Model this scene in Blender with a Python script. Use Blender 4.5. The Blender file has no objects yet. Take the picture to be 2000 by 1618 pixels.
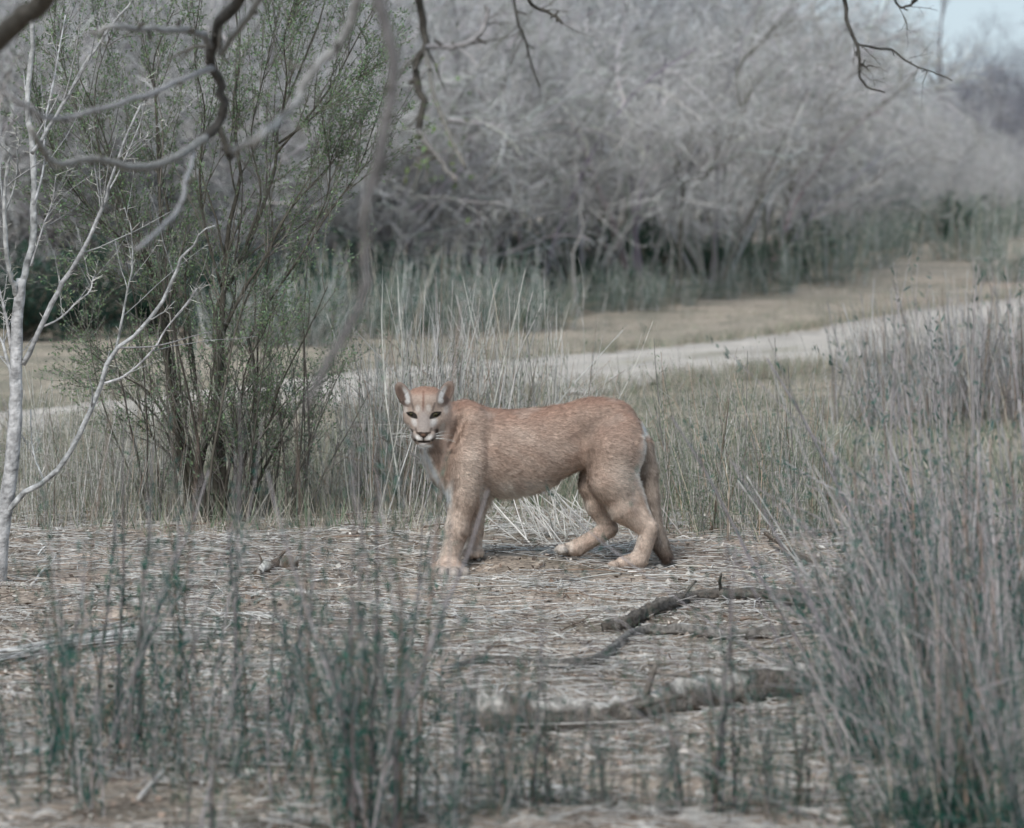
import bpy, math, random
import numpy as np

# ------------------------------------------------------------------ camera, sky, sun, exposure
F_PX, HZ, HC, DC = 7300.0, 410.0, 1.438, 15.0      # focal length in photo pixels, horizon row, eye height, distance to the animal
scene = bpy.context.scene
cam_data = bpy.data.cameras.new("camera")
cam = bpy.data.objects.new("camera", cam_data)
scene.collection.objects.link(cam)
scene.camera = cam
cam.location = (0.0, 0.0, HC)
cam.rotation_euler = (math.radians(90), 0, 0)
cam_data.sensor_width = 36.0
cam_data.lens = F_PX / 2000.0 * 36.0
cam_data.shift_y = -(809.0 - HZ) / 2000.0
cam_data.clip_start = 0.1
cam_data.clip_end = 3000.0
cam_data.dof.use_dof = True
cam_data.dof.focus_distance = 15.0
cam_data.dof.aperture_fstop = 4.3

SUN_EL, SUN_AZ = math.radians(44), math.radians(-158)   # azimuth measured from +Y towards +X
world = bpy.data.worlds.new("World")
scene.world = world
world.use_nodes = True
wn = world.node_tree
sky_node = wn.nodes.new("ShaderNodeTexSky")
sky_node.sky_type = 'NISHITA'
sky_node.sun_disc = False
sky_node.sun_elevation = SUN_EL
sky_node.sun_rotation = SUN_AZ
sky_node.air_density = 1.0
sky_node.dust_density = 1.5
sky_node.ozone_density = 1.0
# thin even cloud layer: the clear sky mixed with an even grey-blue cloud tone
cloud_mix = wn.nodes.new("ShaderNodeMix"); cloud_mix.data_type = 'RGBA'
cloud_mix.inputs[0].default_value = 0.90
[i for i in cloud_mix.inputs if i.name == "B" and i.type == "RGBA"][0].default_value = (1.66, 2.03, 2.36, 1.0)
wn.links.new(sky_node.outputs[0], [i for i in cloud_mix.inputs if i.name == "A" and i.type == "RGBA"][0])
wn.links.new([i for i in cloud_mix.outputs if i.type == "RGBA"][0], wn.nodes["Background"].inputs[0])
wn.nodes["Background"].inputs[1].default_value = 0.15

sun_data = bpy.data.lights.new("sun", 'SUN')
sun = bpy.data.objects.new("sun", sun_data)
scene.collection.objects.link(sun)
sun_data.energy = 1.5
sun_data.angle = math.radians(20)
sun_data.color = (1.0, 0.98, 0.95)
sd = (math.sin(SUN_AZ) * math.cos(SUN_EL), math.cos(SUN_AZ) * math.cos(SUN_EL), math.sin(SUN_EL))
from mathutils import Vector
sun.rotation_euler = Vector(sd).to_track_quat('Z', 'Y').to_euler()
sun.location = (0, 0, 30)

scene.view_settings.view_transform = 'Standard'
scene.view_settings.look = 'None'
scene.view_settings.gamma = 1.0
scene.view_settings.use_curve_mapping = False
scene.view_settings.exposure = 1.08
scene.render.engine = 'CYCLES'
scene.cycles.max_bounces = 4
scene.cycles.diffuse_bounces = 2
scene.cycles.glossy_bounces = 1
scene.cycles.use_adaptive_sampling = True
scene.cycles.adaptive_threshold = 0.03
scene.cycles.use_denoising = True
scene.cycles.debug_use_spatial_splits = True
scene.cycles.transparent_max_bounces = 4
scene.cycles.caustics_reflective = False
scene.cycles.caustics_refractive = False

# ------------------------------------------------------------------ helpers
COL = scene.collection
rng = np.random.default_rng(11)

def nrm(v):
    return v / np.maximum(np.linalg.norm(v, axis=-1, keepdims=True), 1e-9)

def sstep(a, b, x):
    t = np.clip((x - a) / (b - a), 0, 1)
    return t * t * (3 - 2 * t)

def P(px, py, Y):
    return np.array([(px - 1000.0) / F_PX * Y, Y, HC - (py - HZ) / F_PX * Y])

def tag(o, label=None, cat=None, group=None, kind=None):
    if label: o["label"] = label
    if cat: o["category"] = cat
    if group: o["group"] = group
    if kind: o["kind"] = kind
    return o

def empty(name, loc=(0, 0, 0)):
    o = bpy.data.objects.new(name, None)
    o.empty_display_size = 0.1
    COL.objects.link(o)
    o.location = tuple(float(c) for c in loc)
    return o

def make_mesh(name, V, faces, col=None, smooth=True, vnormals=None):
    """V (n,3); faces a list of int arrays (m,3) or (m,4); col (n,3) linear albedo."""
    me = bpy.data.meshes.new(name)
    V = np.ascontiguousarray(V, dtype=np.float32)
    me.vertices.add(len(V))
    me.vertices.foreach_set("co", V.ravel())
    loops, starts, c = [], [], 0
    for f in faces:
        if f is None or len(f) == 0: continue
        f = np.asarray(f, dtype=np.int32)
        loops.append(f.ravel())
        starts.append(np.arange(len(f), dtype=np.int32) * f.shape[1] + c)
        c += f.size
    loops = np.concatenate(loops); starts = np.concatenate(starts)
    me.loops.add(len(loops))
    me.loops.foreach_set("vertex_index", loops)
    me.polygons.add(len(starts))
    me.polygons.foreach_set("loop_start", starts)
    if smooth:
        me.polygons.foreach_set("use_smooth", np.ones(len(starts), dtype=bool))
    me.update(calc_edges=True)
    if col is not None:
        a = me.color_attributes.new("col", 'FLOAT_COLOR', 'POINT')
        c4 = np.ones((len(V), 4), dtype=np.float32)
        c4[:, :3] = col
        a.data.foreach_set("color", c4.ravel())
    if vnormals is not None:
        me.normals_split_custom_set_from_vertices(np.asarray(vnormals, dtype=np.float32).tolist())
    return me

def link(name, me, mat, parent=None, loc=None):
    o = bpy.data.objects.new(name, me)
    COL.objects.link(o)
    if mat is not None and len(me.materials) == 0:
        me.materials.append(mat)
    if parent is not None: o.parent = parent
    if loc is not None: o.location = tuple(float(c) for c in loc)
    return o

def tubes(paths, radii, sides=4, col=(0.3, 0.3, 0.3), caps=False):
    """paths (N,K,3), radii (N,K) -> V, faces, col."""
    paths = np.asarray(paths, float)
    if paths.ndim == 2: paths = paths[None]
    radii = np.broadcast_to(np.asarray(radii, float), paths.shape[:2])
    N, K, _ = paths.shape
    t = nrm(np.gradient(paths, axis=1))
    mt = np.abs(t.mean(axis=1))
    ref = np.zeros((N, 3)); ref[np.arange(N), mt.argmin(axis=1)] = 1.0
    u = nrm(np.cross(t, ref[:, None, :])); v = np.cross(t, u)
    a = np.arange(sides) / sides * 2 * np.pi
    ring = (u[:, :, None, :] * np.cos(a)[None, None, :, None] + v[:, :, None, :] * np.sin(a)[None, None, :, None])
    V = (paths[:, :, None, :] + ring * radii[:, :, None, None]).reshape(-1, 3)
    base = (np.arange(N)[:, None, None] * K + np.arange(K - 1)[None, :, None]) * sides
    s = np.arange(sides)[None, None, :]; s2 = (s + 1) % sides
    Q = np.stack([base + s, base + s2, base + sides + s2, base + sides + s], axis=-1).reshape(-1, 4)
    col = np.asarray(col, float)
    if col.ndim == 1: C = np.broadcast_to(col, (len(V), 3)).copy()
    elif col.ndim == 2: C = np.repeat(col, K * sides, axis=0)
    else: C = np.repeat(col.reshape(-1, 3), sides, axis=0)
    F = [Q]
    if caps:
        n0 = len(V); cv = np.concatenate([paths[:, 0], paths[:, -1]])
        cc = np.concatenate([C.reshape(N, K, sides, 3)[:, 0, 0], C.reshape(N, K, sides, 3)[:, -1, 0]]) * 1.25
        V = np.concatenate([V, cv]); C = np.concatenate([C, cc])
        T = []
        for i in range(N):
            for k in range(sides):
                k2 = (k + 1) % sides
                b0 = i * K * sides; b1 = (i * K + K - 1) * sides
                T.append((n0 + i, b0 + k2, b0 + k)); T.append((n0 + N + i, b1 + k, b1 + k2))
        F.append(np.array(T))
    return V, F, C

def join(*parts):
    """several (V, faces, col) -> one"""
    Vs, Fs, Cs, n = [], [], [], 0
    for V, F, C in parts:
        Vs.append(V); Cs.append(C)
        for f in F: Fs.append(np.asarray(f) + n)
        n += len(V)
    quads = [f for f in Fs if f.shape[1] == 4]; tris = [f for f in Fs if f.shape[1] == 3]
    out = []
    if quads: out.append(np.concatenate(quads))
    if tris: out.append(np.concatenate(tris))
    return np.concatenate(Vs), out, np.concatenate(Cs)

def resample(pts, K, smooth=True):
    """control points (n,d) -> K points on a Catmull-Rom curve"""
    p = np.asarray(pts, float)
    if len(p) == 2: smooth = False
    q = np.concatenate([[2 * p[0] - p[1]], p, [2 * p[-1] - p[-2]]])
    n = len(p) - 1
    ts = np.linspace(0, n, K); i = np.minimum(ts.astype(int), n - 1); f = (ts - i)[:, None]
    p0, p1, p2, p3 = q[i], q[i + 1], q[i + 2], q[i + 3]
    if not smooth: return p1 + (p2 - p1) * f
    return 0.5 * ((2 * p1) + (-p0 + p2) * f + (2 * p0 - 5 * p1 + 4 * p2 - p3) * f ** 2 + (-p0 + 3 * p1 - 3 * p2 + p3) * f ** 3)

def sprout(g, paths, radii, n, t0, t1, lmin, lmax, ang, K=5, wig=0.12, trop=(0, 0, 0.05), rs=0.6, tip=0.35, rmin=0.0015, lfall=0.5):
    """children grown along parent paths; returns child paths and radii"""
    N, KP, _ = paths.shape
    M = N * n
    idx = np.repeat(np.arange(N), n)
    t = g.uniform(t0, t1, M) * (KP - 1)
    i = np.minimum(t.astype(int), KP - 2); f = (t - i)[:, None]
    p = paths[idx, i] * (1 - f) + paths[idx, i + 1] * f
    r0 = radii[idx, i] * (1 - f[:, 0]) + radii[idx, i + 1] * f[:, 0]
    tan = nrm(paths[idx, i + 1] - paths[idx, i])
    perp = nrm(np.cross(tan, g.normal(size=(M, 3))))
    a = g.uniform(0.55, 1.3, M)[:, None] * ang
    d = nrm(tan * np.cos(a) + perp * np.sin(a))
    L = g.uniform(lmin, lmax, M) * (1 - lfall * (t / (KP - 1) - t0))
    out = np.zeros((M, K, 3)); out[:, 0] = p
    trop = np.asarray(trop, float)
    for k in range(1, K):
        d = nrm(d + wig * g.normal(size=(M, 3)) + trop)
        out[:, k] = out[:, k - 1] + d * (L / (K - 1))[:, None]
    rb = np.maximum(r0 * rs, rmin)
    rr = rb[:, None] * np.linspace(1, tip, K)[None, :]
    return out, np.maximum(rr, rmin * 0.6)

def vary(g, base, n, amt=0.18, hue=0.05):
    base = np.asarray(base, float)
    m = np.clip(g.normal(1, amt, (n, 1)), 0.45, 1.7)
    return np.clip(base[None] * m * np.clip(g.normal(1, hue, (n, 3)), 0.7, 1.3), 0.005, 0.85)

def leaves(g, paths, n, size, wid, col, t0=0.1, t1=1.0, spread=0.7, jit=0.004):
    """small two-triangle leaves scattered along paths"""
    N, K, _ = paths.shape
    idx = g.integers(0, N, n); t = g.uniform(t0, t1, n) * (K - 1)
    i = np.minimum(t.astype(int), K - 2); f = (t - i)[:, None]
    p = paths[idx, i] * (1 - f) + paths[idx, i + 1] * f + g.normal(size=(n, 3)) * jit
    tan = nrm(paths[idx, i + 1] - paths[idx, i])
    d = nrm(tan * g.uniform(0.3, 1.0, (n, 1)) + spread * g.normal(size=(n, 3)))
    s = nrm(np.cross(d, g.normal(size=(n, 3))))
    L = size * g.uniform(0.6, 1.4, (n, 1)); W = wid * g.uniform(0.6, 1.3, (n, 1))
    V = np.stack([p, p + d * L * 0.5 + s * W, p + d * L, p + d * L * 0.5 - s * W], axis=1).reshape(-1, 3)
    Q = np.arange(n * 4).reshape(n, 4)
    C = np.repeat(vary(g, col, n, 0.22, 0.07), 4, axis=0)
    return V, [Q], C

# ------------------------------------------------------------------ materials
def mat_col(name, rough=0.85, nscale=30.0, namt=0.25, bump=0.0, bscale=80.0, spec=0.2, transl=0.0, stretch=None):
    m = bpy.data.materials.new(name); m.use_nodes = True
    nt = m.node_tree; b = nt.nodes["Principled BSDF"]
    at = nt.nodes.new("ShaderNodeAttribute"); at.attribute_name = "col"
    tc = nt.nodes.new("ShaderNodeTexCoord")
    vec = tc.outputs["Object"]
    if stretch:
        mp = nt.nodes.new("ShaderNodeMapping"); mp.inputs["Scale"].default_value = stretch
        nt.links.new(vec, mp.inputs[0]); vec = mp.outputs[0]
    no = nt.nodes.new("ShaderNodeTexNoise"); no.inputs["Scale"].default_value = nscale; no.inputs["Detail"].default_value = 4
    nt.links.new(vec, no.inputs["Vector"])
    mr = nt.nodes.new("ShaderNodeMapRange")
    mr.inputs[1].default_value = 0.3; mr.inputs[2].default_value = 0.7
    mr.inputs[3].default_value = 1 - namt; mr.inputs[4].default_value = 1 + namt
    nt.links.new(no.outputs[0], mr.inputs[0])
    mx = nt.nodes.new("ShaderNodeVectorMath"); mx.operation = 'SCALE'
    nt.links.new(at.outputs["Color"], mx.inputs[0]); nt.links.new(mr.outputs[0], mx.inputs["Scale"])
    nt.links.new(mx.outputs[0], b.inputs["Base Color"])
    b.inputs["Roughness"].default_value = rough
    b.inputs["Specular IOR Level"].default_value = spec
    if bump > 0:
        n2 = nt.nodes.new("ShaderNodeTexNoise"); n2.inputs["Scale"].default_value = bscale; n2.inputs["Detail"].default_value = 6
        nt.links.new(vec, n2.inputs["Vector"])
        bp = nt.nodes.new("ShaderNodeBump"); bp.inputs["Strength"].default_value = bump; bp.inputs["Distance"].default_value = 0.01
        nt.links.new(n2.outputs[0], bp.inputs["Height"]); nt.links.new(bp.outputs[0], b.inputs["Normal"])
    if transl > 0:
        tr = nt.nodes.new("ShaderNodeBsdfTranslucent"); nt.links.new(mx.outputs[0], tr.inputs["Color"])
        ms = nt.nodes.new("ShaderNodeMixShader"); ms.inputs[0].default_value = transl
        nt.links.new(b.outputs[0], ms.inputs[1]); nt.links.new(tr.outputs[0], ms.inputs[2])
        nt.links.new(ms.outputs[0], nt.nodes["Material Output"].inputs["Surface"])
    return m

M_BARK = mat_col("grey_bark", 0.9, 60, 0.35, 0.5, 120)
M_THORN = mat_col("thorn_bark", 0.9, 28, 0.55, 0.8, 70)
M_TWIG = mat_col("fine_twig", 0.85, 12, 0.2)
M_STEM = mat_col("dry_stem", 0.8, 20, 0.22)
M_LEAF = mat_col("small_leaf", 0.7, 9, 0.15, transl=0.3)
M_GRASS = mat_col("grass_blade", 0.8, 3, 0.2, transl=0.25)
M_LITTER = mat_col("straw", 0.85, 15, 0.25)
M_LOG = mat_col("rotten_log", 0.95, 45, 0.5, 0.9, 90)
M_STONE = mat_col("stone", 0.9, 40, 0.3, 0.5, 60)
M_SKIN = mat_col("animal_coat", 0.9, 160, 0.12, 0.2, 300, spec=0.1)
M_FUR = mat_col("animal_fur", 0.85, 60, 0.12, spec=0.12)

def mat_eye():
    m = mat_col("eye", 0.5, 50, 0.05, spec=0.12); return m
M_EYE = mat_eye()
# ------------------------------------------------------------------ terrain
_cat_s = DC / F_PX
# the spots where the animal's feet stand: photo column, row of the sole, depth offset (animal units)
FEET = [(876, 1127, -56), (922, 1094, 30), (1110, 1096, 32), (1228, 1112, -42)]
def _bumps(x, y):
    a = 0.010 * np.sin(x * 3.1 + 1.3) * np.sin(y * 2.3 + 0.4) + 0.007 * np.sin(x * 7.3 + y * 5.1) + 0.006 * np.sin(x * 5.7 - y * 8.3 + 2)
    b = 0.05 * np.sin(x * 0.5 + 1.0) * np.sin(y * 0.21 + 2.0) * sstep(18, 40, y)
    t = np.clip((y - 38) / 60, 0, 1); rise = 1.3 * t * t * (3 - 2 * t)
    left = 0.4 * sstep(-3, -14, x) * sstep(25, 60, y)
    return a * 0.8 + b + rise + 2.0 * sstep(100, 170, y) + left + 0.035 * sstep(14.9, 15.6, y)
_fx = np.array([(f[0] - 1000) * _cat_s for f in FEET]); _fy = np.array([DC + f[2] * _cat_s for f in FEET])
_fz = np.array([HC - (f[1] - HZ) * _cat_s for f in FEET])
_sig = 0.14
_K = np.exp(-((_fx[:, None] - _fx) ** 2 + (_fy[:, None] - _fy) ** 2) / (2 * _sig ** 2))
_w = np.linalg.solve(_K + 0.001 * np.eye(4), _fz - _bumps(_fx, _fy))
def T(x, y):
    x = np.asarray(x, float); y = np.asarray(y, float)
    z = _bumps(x, y)
    for k in range(4):
        z = z + _w[k] * np.exp(-((x - _fx[k]) ** 2 + (y - _fy[k]) ** 2) / (2 * _sig ** 2))
    return z
def G(px, py):
    """point of the ground seen at a photo pixel"""
    Y = HC * F_PX / max(py - HZ, 8)
    Y = min(Y, 160)
    for _ in range(60):
        Yn = (HC - float(T((px - 1000) / F_PX * Y, Y))) * F_PX / max(py - HZ, 8)
        Y = 0.6 * Y + 0.4 * min(Yn, 200)
    x = (px - 1000) / F_PX * Y
    return np.array([x, Y, float(T(x, Y))])

def build_ground():
    ys = np.concatenate([np.linspace(-25, 7, 24, endpoint=False), 7 + (np.linspace(0, 1, 330) ** 2.2) * 90, np.geomspace(100, 900, 26)])
    us = np.sign(np.linspace(-1, 1, 221)) * np.abs(np.linspace(-1, 1, 221)) ** 1.6
    Yg, Ug = np.meshgrid(ys, us, indexing='ij')
    Xg = Ug * (9 + 0.75 * np.maximum(Yg, 0))
    Zg = T(Xg, Yg)
    V = np.stack([Xg, Yg, Zg], -1).reshape(-1, 3)
    n, m = Yg.shape
    i = np.arange(n - 1)[:, None] * m + np.arange(m - 1)[None, :]
    Q = np.stack([i, i + 1, i + m + 1, i + m], -1).reshape(-1, 4)
    x, y = V[:, 0], V[:, 1]
    wob = 0.5 * np.sin(x * 2.1 + y * 0.7) + 0.35 * np.sin(x * 4.7 - y * 1.9)
    grass = sstep(16.6, 18.5, y + 0.5 * wob)
    soil = np.array([0.32, 0.275, 0.235]); g1 = np.array([0.28, 0.255, 0.21]); far = np.array([0.31, 0.28, 0.24])
    patch = sstep(-0.2, 0.7, np.sin(x * 2.3 + 1.1 * np.sin(y * 1.7)) * np.sin(y * 2.9 + 1.3 * np.sin(x * 1.9)) + 0.4 * np.sin(x * 6.1 + y * 4.3))[:, None]
    C = soil * (1 - 0.35 * patch) * (1 - grass[:, None]) + g1 * grass[:, None]
    fr = sstep(30, 45, y)[:, None]; C = C * (1 - fr) + far * fr
    pink = (sstep(0.2, 0.9, np.sin(x * 0.7 + y * 0.31) * np.sin(y * 0.55 - x * 0.2)) * sstep(36, 44, y))[:, None]
    C = C * (1 - 0.6 * pink) + np.array([0.36, 0.29, 0.25]) * 0.6 * pink
    m_ = mat_col("ground_soil", 0.95, 14, 0.35, 0.8, 60)
    nt = m_.node_tree; b = nt.nodes["Principled BSDF"]
    src = b.inputs["Base Color"].links[0].from_socket
    tc = nt.nodes.new("ShaderNodeTexCoord")
    vo = nt.nodes.new("ShaderNodeTexVoronoi"); vo.inputs["Scale"].default_value = 70
    nt.links.new(tc.outputs["Object"], vo.inputs["Vector"])
    hsv = nt.nodes.new("ShaderNodeMapRange"); hsv.inputs[1].default_value = 0.0; hsv.inputs[2].default_value = 1.0
    hsv.inputs[3].default_value = 0.55; hsv.inputs[4].default_value = 1.4
    sp = nt.nodes.new("ShaderNodeSeparateColor"); nt.links.new(vo.outputs["Color"], sp.inputs[0]); nt.links.new(sp.outputs[0], hsv.inputs[0])
    mul = nt.nodes.new("ShaderNodeVectorMath"); mul.operation = 'SCALE'
    nt.links.new(src, mul.inputs[0]); nt.links.new(hsv.outputs[0], mul.inputs["Scale"]); nt.links.new(mul.outputs[0], b.inputs["Base Color"])
    n3 = nt.nodes.new("ShaderNodeTexNoise"); n3.inputs["Scale"].default_value = 0.9; n3.inputs["Detail"].default_value = 7; n3.inputs["Roughness"].default_value = 0.65
    nt.links.new(tc.outputs["Object"], n3.inputs["Vector"])
    rmp = nt.nodes.new("ShaderNodeValToRGB"); rmp.color_ramp.elements[0].position = 0.36; rmp.color_ramp.elements[1].position = 0.64
    rmp.color_ramp.elements[0].color = (0.66, 0.67, 0.62, 1); rmp.color_ramp.elements[1].color = (1.28, 1.18, 1.12, 1)
    nt.links.new(n3.outputs[0], rmp.inputs[0])
    ml2 = nt.nodes.new("ShaderNodeVectorMath"); ml2.operation = 'MULTIPLY'
    nt.links.new(mul.outputs[0], ml2.inputs[0]); nt.links.new(rmp.outputs[0], ml2.inputs[1]); nt.links.new(ml2.outputs[0], b.inputs["Base Color"])
    o = link("ground", make_mesh("ground", V, [Q], C), m_)
    tag(o, "dry scrubland ground of pale soil and litter", kind="structure")

    # dirt road, a pale strip running away to the right
    far_e = np.array([(-9, 13.5), (-3.4, 26.6), (0.75, 36.5), (4.4, 46), (7.3, 53), (14, 70), (26, 100)])
    near_e = np.array([(-8, 13), (-3.3, 22.5), (0.5, 28.0), (3.25, 33.0), (7.3, 41.3), (14, 54.5), (28, 81)])
    K = 700
    fe, ne = resample(far_e, K), resample(near_e, K)
    cols = 34
    g = np.random.default_rng(5)
    w = np.linspace(0, 1, cols)
    jit = lambda: 0.5 * np.convolve(g.normal(0, 1.0, K + 24), np.hanning(14) / 7, 'same')[12:K + 12] + 1.3 * np.convolve(g.normal(0, 1.6, K + 60), np.ones(25) / 25, 'same')[30:K + 30]
    j0, j1 = jit() * 0.8, jit() * 0.5
    XY = ne[:, None, :] * (1 - w)[None, :, None] + fe[:, None, :] * w[None, :, None]
    XY[:, :, 1] += j0[:, None] * (1 - w) + j1[:, None] * w
    V = np.concatenate([XY, (T(XY[..., 0], XY[..., 1]) + 0.012 + 0.03 * np.sin(w * np.pi) ** 0.5)[..., None]], -1).reshape(-1, 3)
    i = np.arange(K - 1)[:, None] * cols + np.arange(cols - 1)[None, :]
    Q = np.stack([i, i + 1, i + cols + 1, i + cols], -1).reshape(-1, 4)
    C = np.broadcast_to(np.array([0.40, 0.36, 0.32]), (len(V), 3)).copy()
    ww = np.tile(w, K)
    C *= (1 - 0.22 * np.exp(-((ww - 0.93) / 0.04) ** 2) + 0.10 * np.exp(-((ww - 0.25) / 0.08) ** 2) + 0.10 * np.exp(-((ww - 0.72) / 0.08) ** 2))[:, None]
    mid = (np.exp(-((ww - 0.49) / 0.07) ** 2) * np.clip(0.6 + 0.5 * np.sin(np.repeat(np.arange(K), cols) * 0.21) + 0.2 * g.normal(size=len(C)), 0, 1))[:, None]
    C = C * (1 - 0.75 * mid) + np.array([0.27, 0.25, 0.19]) * 0.75 * mid
    o = link("dirt_road", make_mesh("dirt_road", V, [Q], C), mat_col("road_sand", 0.95, 2.6, 0.24, 0.9, 9))
    tag(o, "pale sandy dirt road crossing behind the animal", kind="structure")
build_ground()
# ------------------------------------------------------------------ the cougar: one continuous body from a smooth distance field
EYES = [np.array([(795.5, 802.5), (803, 801.6), (810, 802.6), (814.5, 806.5), (816, 812.5), (808, 811.3), (800.5, 807.2)]),
        np.array([(863.5, 802), (856, 800.8), (847.5, 803), (844, 807), (842.3, 812.8), (850.5, 811.8), (858, 808)])]
def build_cougar():
    st = 2.0
    lo = np.array([752., 728., -135.]); hi = np.array([1330., 1136., 92.])
    nx, ny, nd = [int((hi[k] - lo[k]) / st) + 1 for k in range(3)]
    ax = [lo[k] + st * np.arange(n) for k, n in enumerate((nx, ny, nd))]
    fld = np.full((nx, ny, nd), 60.0, dtype=np.float32)

    def region(mn, mx, pad):
        sl = []
        for k in range(3):
            a = max(int((mn[k] - pad - lo[k]) / st), 0); b = min(int((mx[k] + pad - lo[k]) / st) + 2, (nx, ny, nd)[k])
            sl.append(slice(a, b))
        return tuple(sl)
    def pts(sl):
        return np.meshgrid(ax[0][sl[0]], ax[1][sl[1]], ax[2][sl[2]], indexing='ij', sparse=True)
    def smin(sl, d, k):
        f = fld[sl]; d = d.astype(np.float32)
        h = np.clip(k - np.abs(f - d), 0, None) / k
        fld[sl] = np.minimum(f, d) - h * h * k * 0.25
    def ssub(sl, d, k):
        f = fld[sl]; d = (-d).astype(np.float32)
        h = np.clip(k - np.abs(f - d), 0, None) / k
        fld[sl] = np.maximum(f, d) + h * h * k * 0.25
    def cone(a, b, ra, rb, k=12, fd=1.0):
        """tapered limb a->b (x, y, depth); fd > 1 flattens it in depth"""
        a = np.array(a, float); b = np.array(b, float); R = max(ra, rb)
        sl = region(np.minimum(a, b) - R, np.maximum(a, b) + R, k + 6)
        X, Y, D = pts(sl)
        c = (a[2] + b[2]) / 2
        az, bz = (a[2] - c) * fd, (b[2] - c) * fd
        px, py, pd = X - a[0], Y - a[1], (D - c) * fd - az
        v = np.array([b[0] - a[0], b[1] - a[1], bz - az])
        h = np.clip((px * v[0] + py * v[1] + pd * v[2]) / max(v @ v, 1e-6), 0, 1)
        d = np.sqrt((px - h * v[0]) ** 2 + (py - h * v[1]) ** 2 + (pd - h * v[2]) ** 2) - (ra + (rb - ra) * h)
        smin(sl, d / (1 + 0.25 * (fd - 1)), k)
    def ell(c, r, k=10, rot=0.0, sub=False):
        c = np.array(c, float); r = np.array(r, float); R = r.max()
        sl = region(c - R, c + R, k + 4)
        X, Y, D = pts(sl)
        ca, sa = math.cos(rot), math.sin(rot)
        x = (X - c[0]) * ca + (Y - c[1]) * sa; y = -(X - c[0]) * sa + (Y - c[1]) * ca; d_ = D - c[2]
        k0 = np.sqrt((x / r[0]) ** 2 + (y / r[1]) ** 2 + (d_ / r[2]) ** 2)
        k1 = np.sqrt((x / r[0] ** 2) ** 2 + (y / r[1] ** 2) ** 2 + (d_ / r[2] ** 2) ** 2) + 1e-6
        d = k0 * (k0 - 1) / k1
        (ssub if sub else smin)(sl, d, k)
    # trunk: ribcage to hips
    ch = [(918, 874, 0, 80), (950, 880, 0, 79), (988, 885, 0, 81), (1040, 877, 0, 77), (1094, 860, 0, 66), (1142, 848, 0, 62), (1190, 848, 0, 63)]
    for p, q in zip(ch[:-1], ch[1:]):
        cone(p[:3], q[:3], p[3], q[3], 10, 1.42)
    ell((1000, 914, 0), (78, 47, 44), 18)                     # hanging belly
    ell((908, 815, 0), (30, 32, 24), 16)                      # withers
    ell((1170, 808, 0), (60, 30, 36), 14)                     # croup
    # neck and throat
    cone((898, 858, -2), (846, 815, -18), 66, 40, 22, 1.25)
    cone((872, 905, -6), (842, 850, -26), 40, 27, 22, 1.0)
    cone((892, 940, -8), (866, 890, -8), 34, 34, 18, 1.0)
    # shoulders
    for s in (-1, 1):
        ell((915, 852, s * 34), (38, 62, 25), 18, 0.12)
    ell((1212, 868, -34), (44, 62, 28), 16, 0.05)
    ell((1205, 868, 34), (44, 58, 28), 16, 0.05)
    # grooves: behind the shoulder, the flank hollow, between ribs and haunch
    ell((951, 876, -66), (7, 58, 13), 16, 0.04, True); ell((951, 876, 66), (7, 58, 13), 16, 0.04, True)
    ell((1140, 866, -60), (24, 44, 15), 22, -0.25, True)
    ell((1120, 826, -58), (40, 10, 10), 18, -0.1, True)
    ell((893, 838, -52), (9, 40, 12), 16, 0.35, True)
    ell((1232, 880, -62), (7, 44, 10), 14, 0.12, True)
    # near foreleg
    cone((918, 900, -36), (907, 968, -40), 38, 29, 20)
    cone((906, 968, -40), (893, 1030, -42), 27.5, 22.5, 10)
    cone((893, 1030, -42), (879, 1085, -46), 22.5, 18.5, 10)
    cone((879, 1085, -46), (877, 1102, -52), 18.5, 20, 8)
    ell((876, 1105, -58), (33, 17, 25), 8)
    for cx, cy, cd, r in ((849, 1112, -74, 12), (866, 1113, -84, 13.5), (888, 1113, -84, 13.5), (907, 1112, -73, 11.5)):
        ell((cx, cy, cd), (r, r * 0.98, r * 1.35), 4.0)
    # far foreleg
    cone((930, 915, 34), (936, 975, 38), 34, 21, 20)
    cone((936, 975, 38), (926, 1035, 38), 18, 16.5, 10)
    cone((926, 1035, 38), (925, 1072, 36), 16.5, 16, 8)
    ell((922, 1079, 28), (19, 12, 20), 7)
    for cx, cy, cd, r in ((909, 1082, 14, 7.5), (920, 1083, 8, 8), (931, 1083, 9, 8), (939, 1081, 17, 6.5)):
        ell((cx, cy, cd), (r, r, r * 1.3), 3)
    # near hind leg
    cone((1196, 880, -30), (1192, 938, -38), 52, 40, 22)
    cone((1192, 938, -38), (1216, 988, -40), 40, 27, 16)
    cone((1215, 990, -40), (1262, 1032, -38), 28, 15, 12)
    cone((1268, 1030, -38), (1248, 1088, -40), 16, 17, 8)
    cone((1226, 935, -38), (1268, 1020, -38), 18, 9, 16)
    cone((1246, 1090, -40), (1214, 1096, -48), 15, 13, 8)
    for cx, cy, cd, r in ((1196, 1098, -60, 8), (1200, 1099, -47, 8.5), (1206, 1100, -36, 8)):
        ell((cx, cy, cd), (r * 1.35, r * 0.9, r), 3)
    # far hind leg
    cone((1178, 890, 30), (1160, 950, 36), 44, 27, 18)
    cone((1160, 950, 36), (1168, 990, 36), 27, 22, 12)
    cone((1168, 990, 36), (1190, 1034, 36), 22, 15, 10)
    cone((1190, 1036, 36), (1130, 1072, 34), 17, 15, 8)
    cone((1130, 1072, 34), (1112, 1076, 32), 15.5, 13, 7)
    for cx, cy, cd, r in ((1098, 1075, 22, 9.5), (1096, 1077, 34, 9.5), (1104, 1079, 44, 9)):
        ell((cx, cy, cd), (r * 1.3, r, r), 3)
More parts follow.
